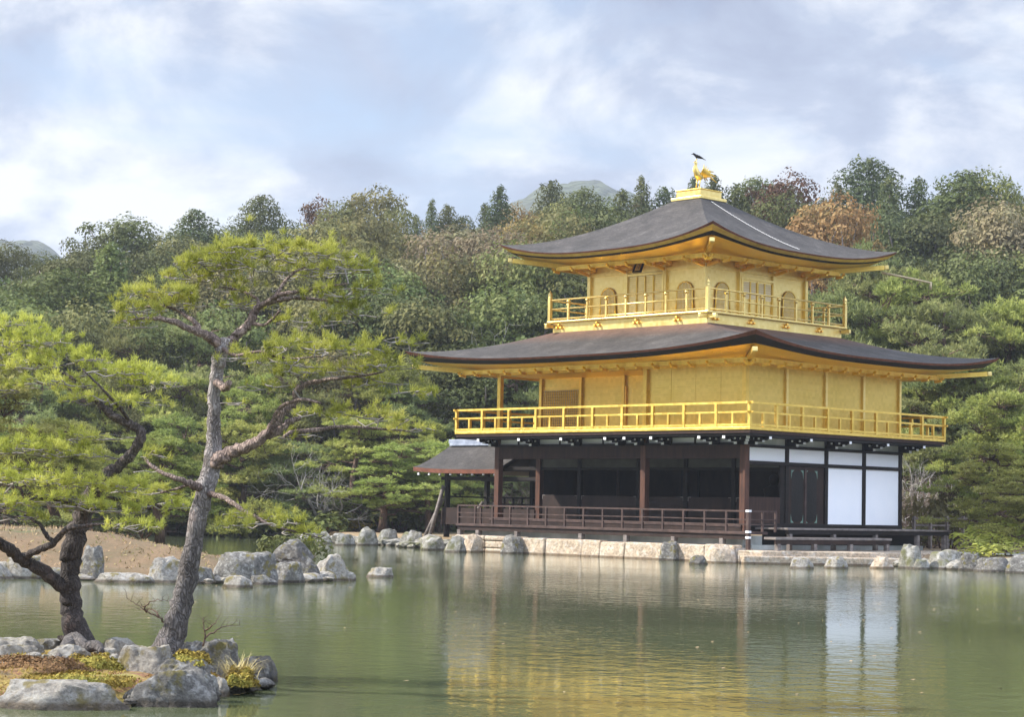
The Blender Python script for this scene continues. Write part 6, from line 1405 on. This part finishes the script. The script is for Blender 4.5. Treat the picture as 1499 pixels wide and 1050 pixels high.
for P in ([(108, 940, 18.6, 30), (125, 948, 18.4, 20), (142, 946, 18.3, 16), (150, 956, 18.2, 8)], [(105, 940, 18.6, 26), (95, 952, 18.3, 20), (86, 962, 18.0, 12), (80, 972, 17.8, 6)]):
    Q = [np.array([*wpt(a, b_, d), w_/2*d/F_PX]) for a, b_, d, w_ in P]; C = catmull(Q, 4); rt.tube([tuple(c[:3]) for c in C], [max(c[3], .006) for c in C], 10)
pr = [o_ for o_ in bpy.data.objects if o_.get('label', '').startswith('low pine with')][0]
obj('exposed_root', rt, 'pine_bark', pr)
# garden rail behind the right-hand shore
gf = empty('garden_fence', tuple(at_depth(1395, 778, 77)), 'low grey wooden rail fence behind the bare shrubs right of the pavilion', 'fence')
for y, x0, x1 in ((759, 1335, 1455), (769, 1335, 1440)):
    obj('rail', MB().bar(at_depth(x0, y, 77), at_depth(x1, y+2, 77), 0.09, 0.07), 'old_grey_wood', gf)
for x in (1338, 1362, 1386, 1410, 1434):
    q = at_depth(x, 756, 77); obj('post', MB().box(q[0]-.05, q[0]+.05, q[1]-.05, q[1]+.05, 0.4, q[2]), 'old_grey_wood', gf)

# broken stones and pebbles that fill the gaps between the boulders along the banks
def rubble(name, label, pts, n, smin, smax, mat, seed, zb=0.0):
    R = np.random.default_rng(seed); bm = bmesh.new(); bmesh.ops.create_icosphere(bm, subdivisions=2, radius=1.0); base = np.array([v.co for v in bm.verts]); Fb = np.array([[v.index for v in f_.verts] for f_ in bm.faces]); bm.free()
    P = np.array(pts, float); seg = np.hypot(*(P[1:]-P[:-1]).T); cs = np.concatenate([[0], np.cumsum(seg)]); Vs, Fs = [], []
    for i in range(n):
        s_ = R.uniform(0, cs[-1]); k = min(np.searchsorted(cs, s_)-1, len(seg)-1); k = max(k, 0); f_ = (s_-cs[k])/seg[k]; q = P[k]+(P[k+1]-P[k])*f_+R.normal(size=2)*smax*0.7
        sz = smin+(smax-smin)*R.random()**2.2; d = base/ (np.abs(base)**3).sum(1, keepdims=True)**(1/3); d = d*(1+0.14*np.sin(base*R.uniform(2, 5, 3)+R.uniform(0, 6, 3)).sum(1, keepdims=True)); a = R.uniform(0, 6.28)
        d = d*np.array([sz*R.uniform(.8, 1.5), sz*R.uniform(.7, 1.1), sz*R.uniform(.35, .8)]); d = np.stack([d[:, 0]*math.cos(a)-d[:, 1]*math.sin(a), d[:, 0]*math.sin(a)+d[:, 1]*math.cos(a), d[:, 2]], 1)
        Vs.append(d+np.array([q[0], q[1], zb+R.uniform(0, 0.3)*sz])); Fs.append(Fb+len(base)*i)
    o_ = link(name, np_mesh(name, np.concatenate(Vs), np.concatenate(Fs), mat)); o_['kind'] = 'stuff'; o_['label'] = label
rubble('shore_rubble', 'small broken stones along the pond shore left of the pavilion', [MAIN[i] for i in range(2, 10)], 330, 0.08, 0.42, 'rock_far', 1, 0.02)
rubble('shore_rubble', 'small broken stones along the pond shore right of the pavilion', [MAIN[i] for i in range(13, 18)], 120, 0.08, 0.40, 'rock_far', 2, 0.02)
rubble('islet_rubble', 'small stones along the edge of the middle islet', [(3.5, -34.0)]+MIDI[1:7], 150, 0.05, 0.26, 'rock_pale', 3, 0.02)
rubble('near_rubble', 'small stones scattered along the edge of the near islet', NEAR[1:9], 120, 0.02, 0.085, 'rock_grey', 4, 0.03)
rubble('moss_stones', 'small stones half sunk in the moss of the near islet', [(28.5, -44), (27.6, -42.5), (27.0, -41.6), (28.6, -42.4), (28.2, -43.6)], 90, 0.02, 0.07, 'rock_pale', 5, 0.20)

# fallen leaves and needles floating on the pond
R = np.random.default_rng(77); V = []
for i in range(260):
    d = R.uniform(18, 60); a = R.uniform(-0.2, 0.25); q = CAM[:2]+fwh*d+rth*d*a
    if sdist([q], NEAR)[0] > -0.3 or sdist([q], MIDI)[0] > -0.3 or sdist([q], MAIN)[0] > -0.5: continue
    s_ = R.uniform(0.015, 0.04); b_ = R.uniform(0, 6.28); u = np.array([math.cos(b_), math.sin(b_)])*s_; v = np.array([-u[1], u[0]])*0.5
    V += [(*(q-u), 0.006), (*(q+v), 0.009), (*(q+u), 0.012), (*(q-v), 0.006)]
V = np.array(V); o_ = link('floating_leaves', np_mesh('floating_leaves', V, np.arange(len(V)).reshape(-1, 4), 'dry_grass_tips')); o_['kind'] = 'stuff'; o_['label'] = 'fallen leaves floating on the pond'
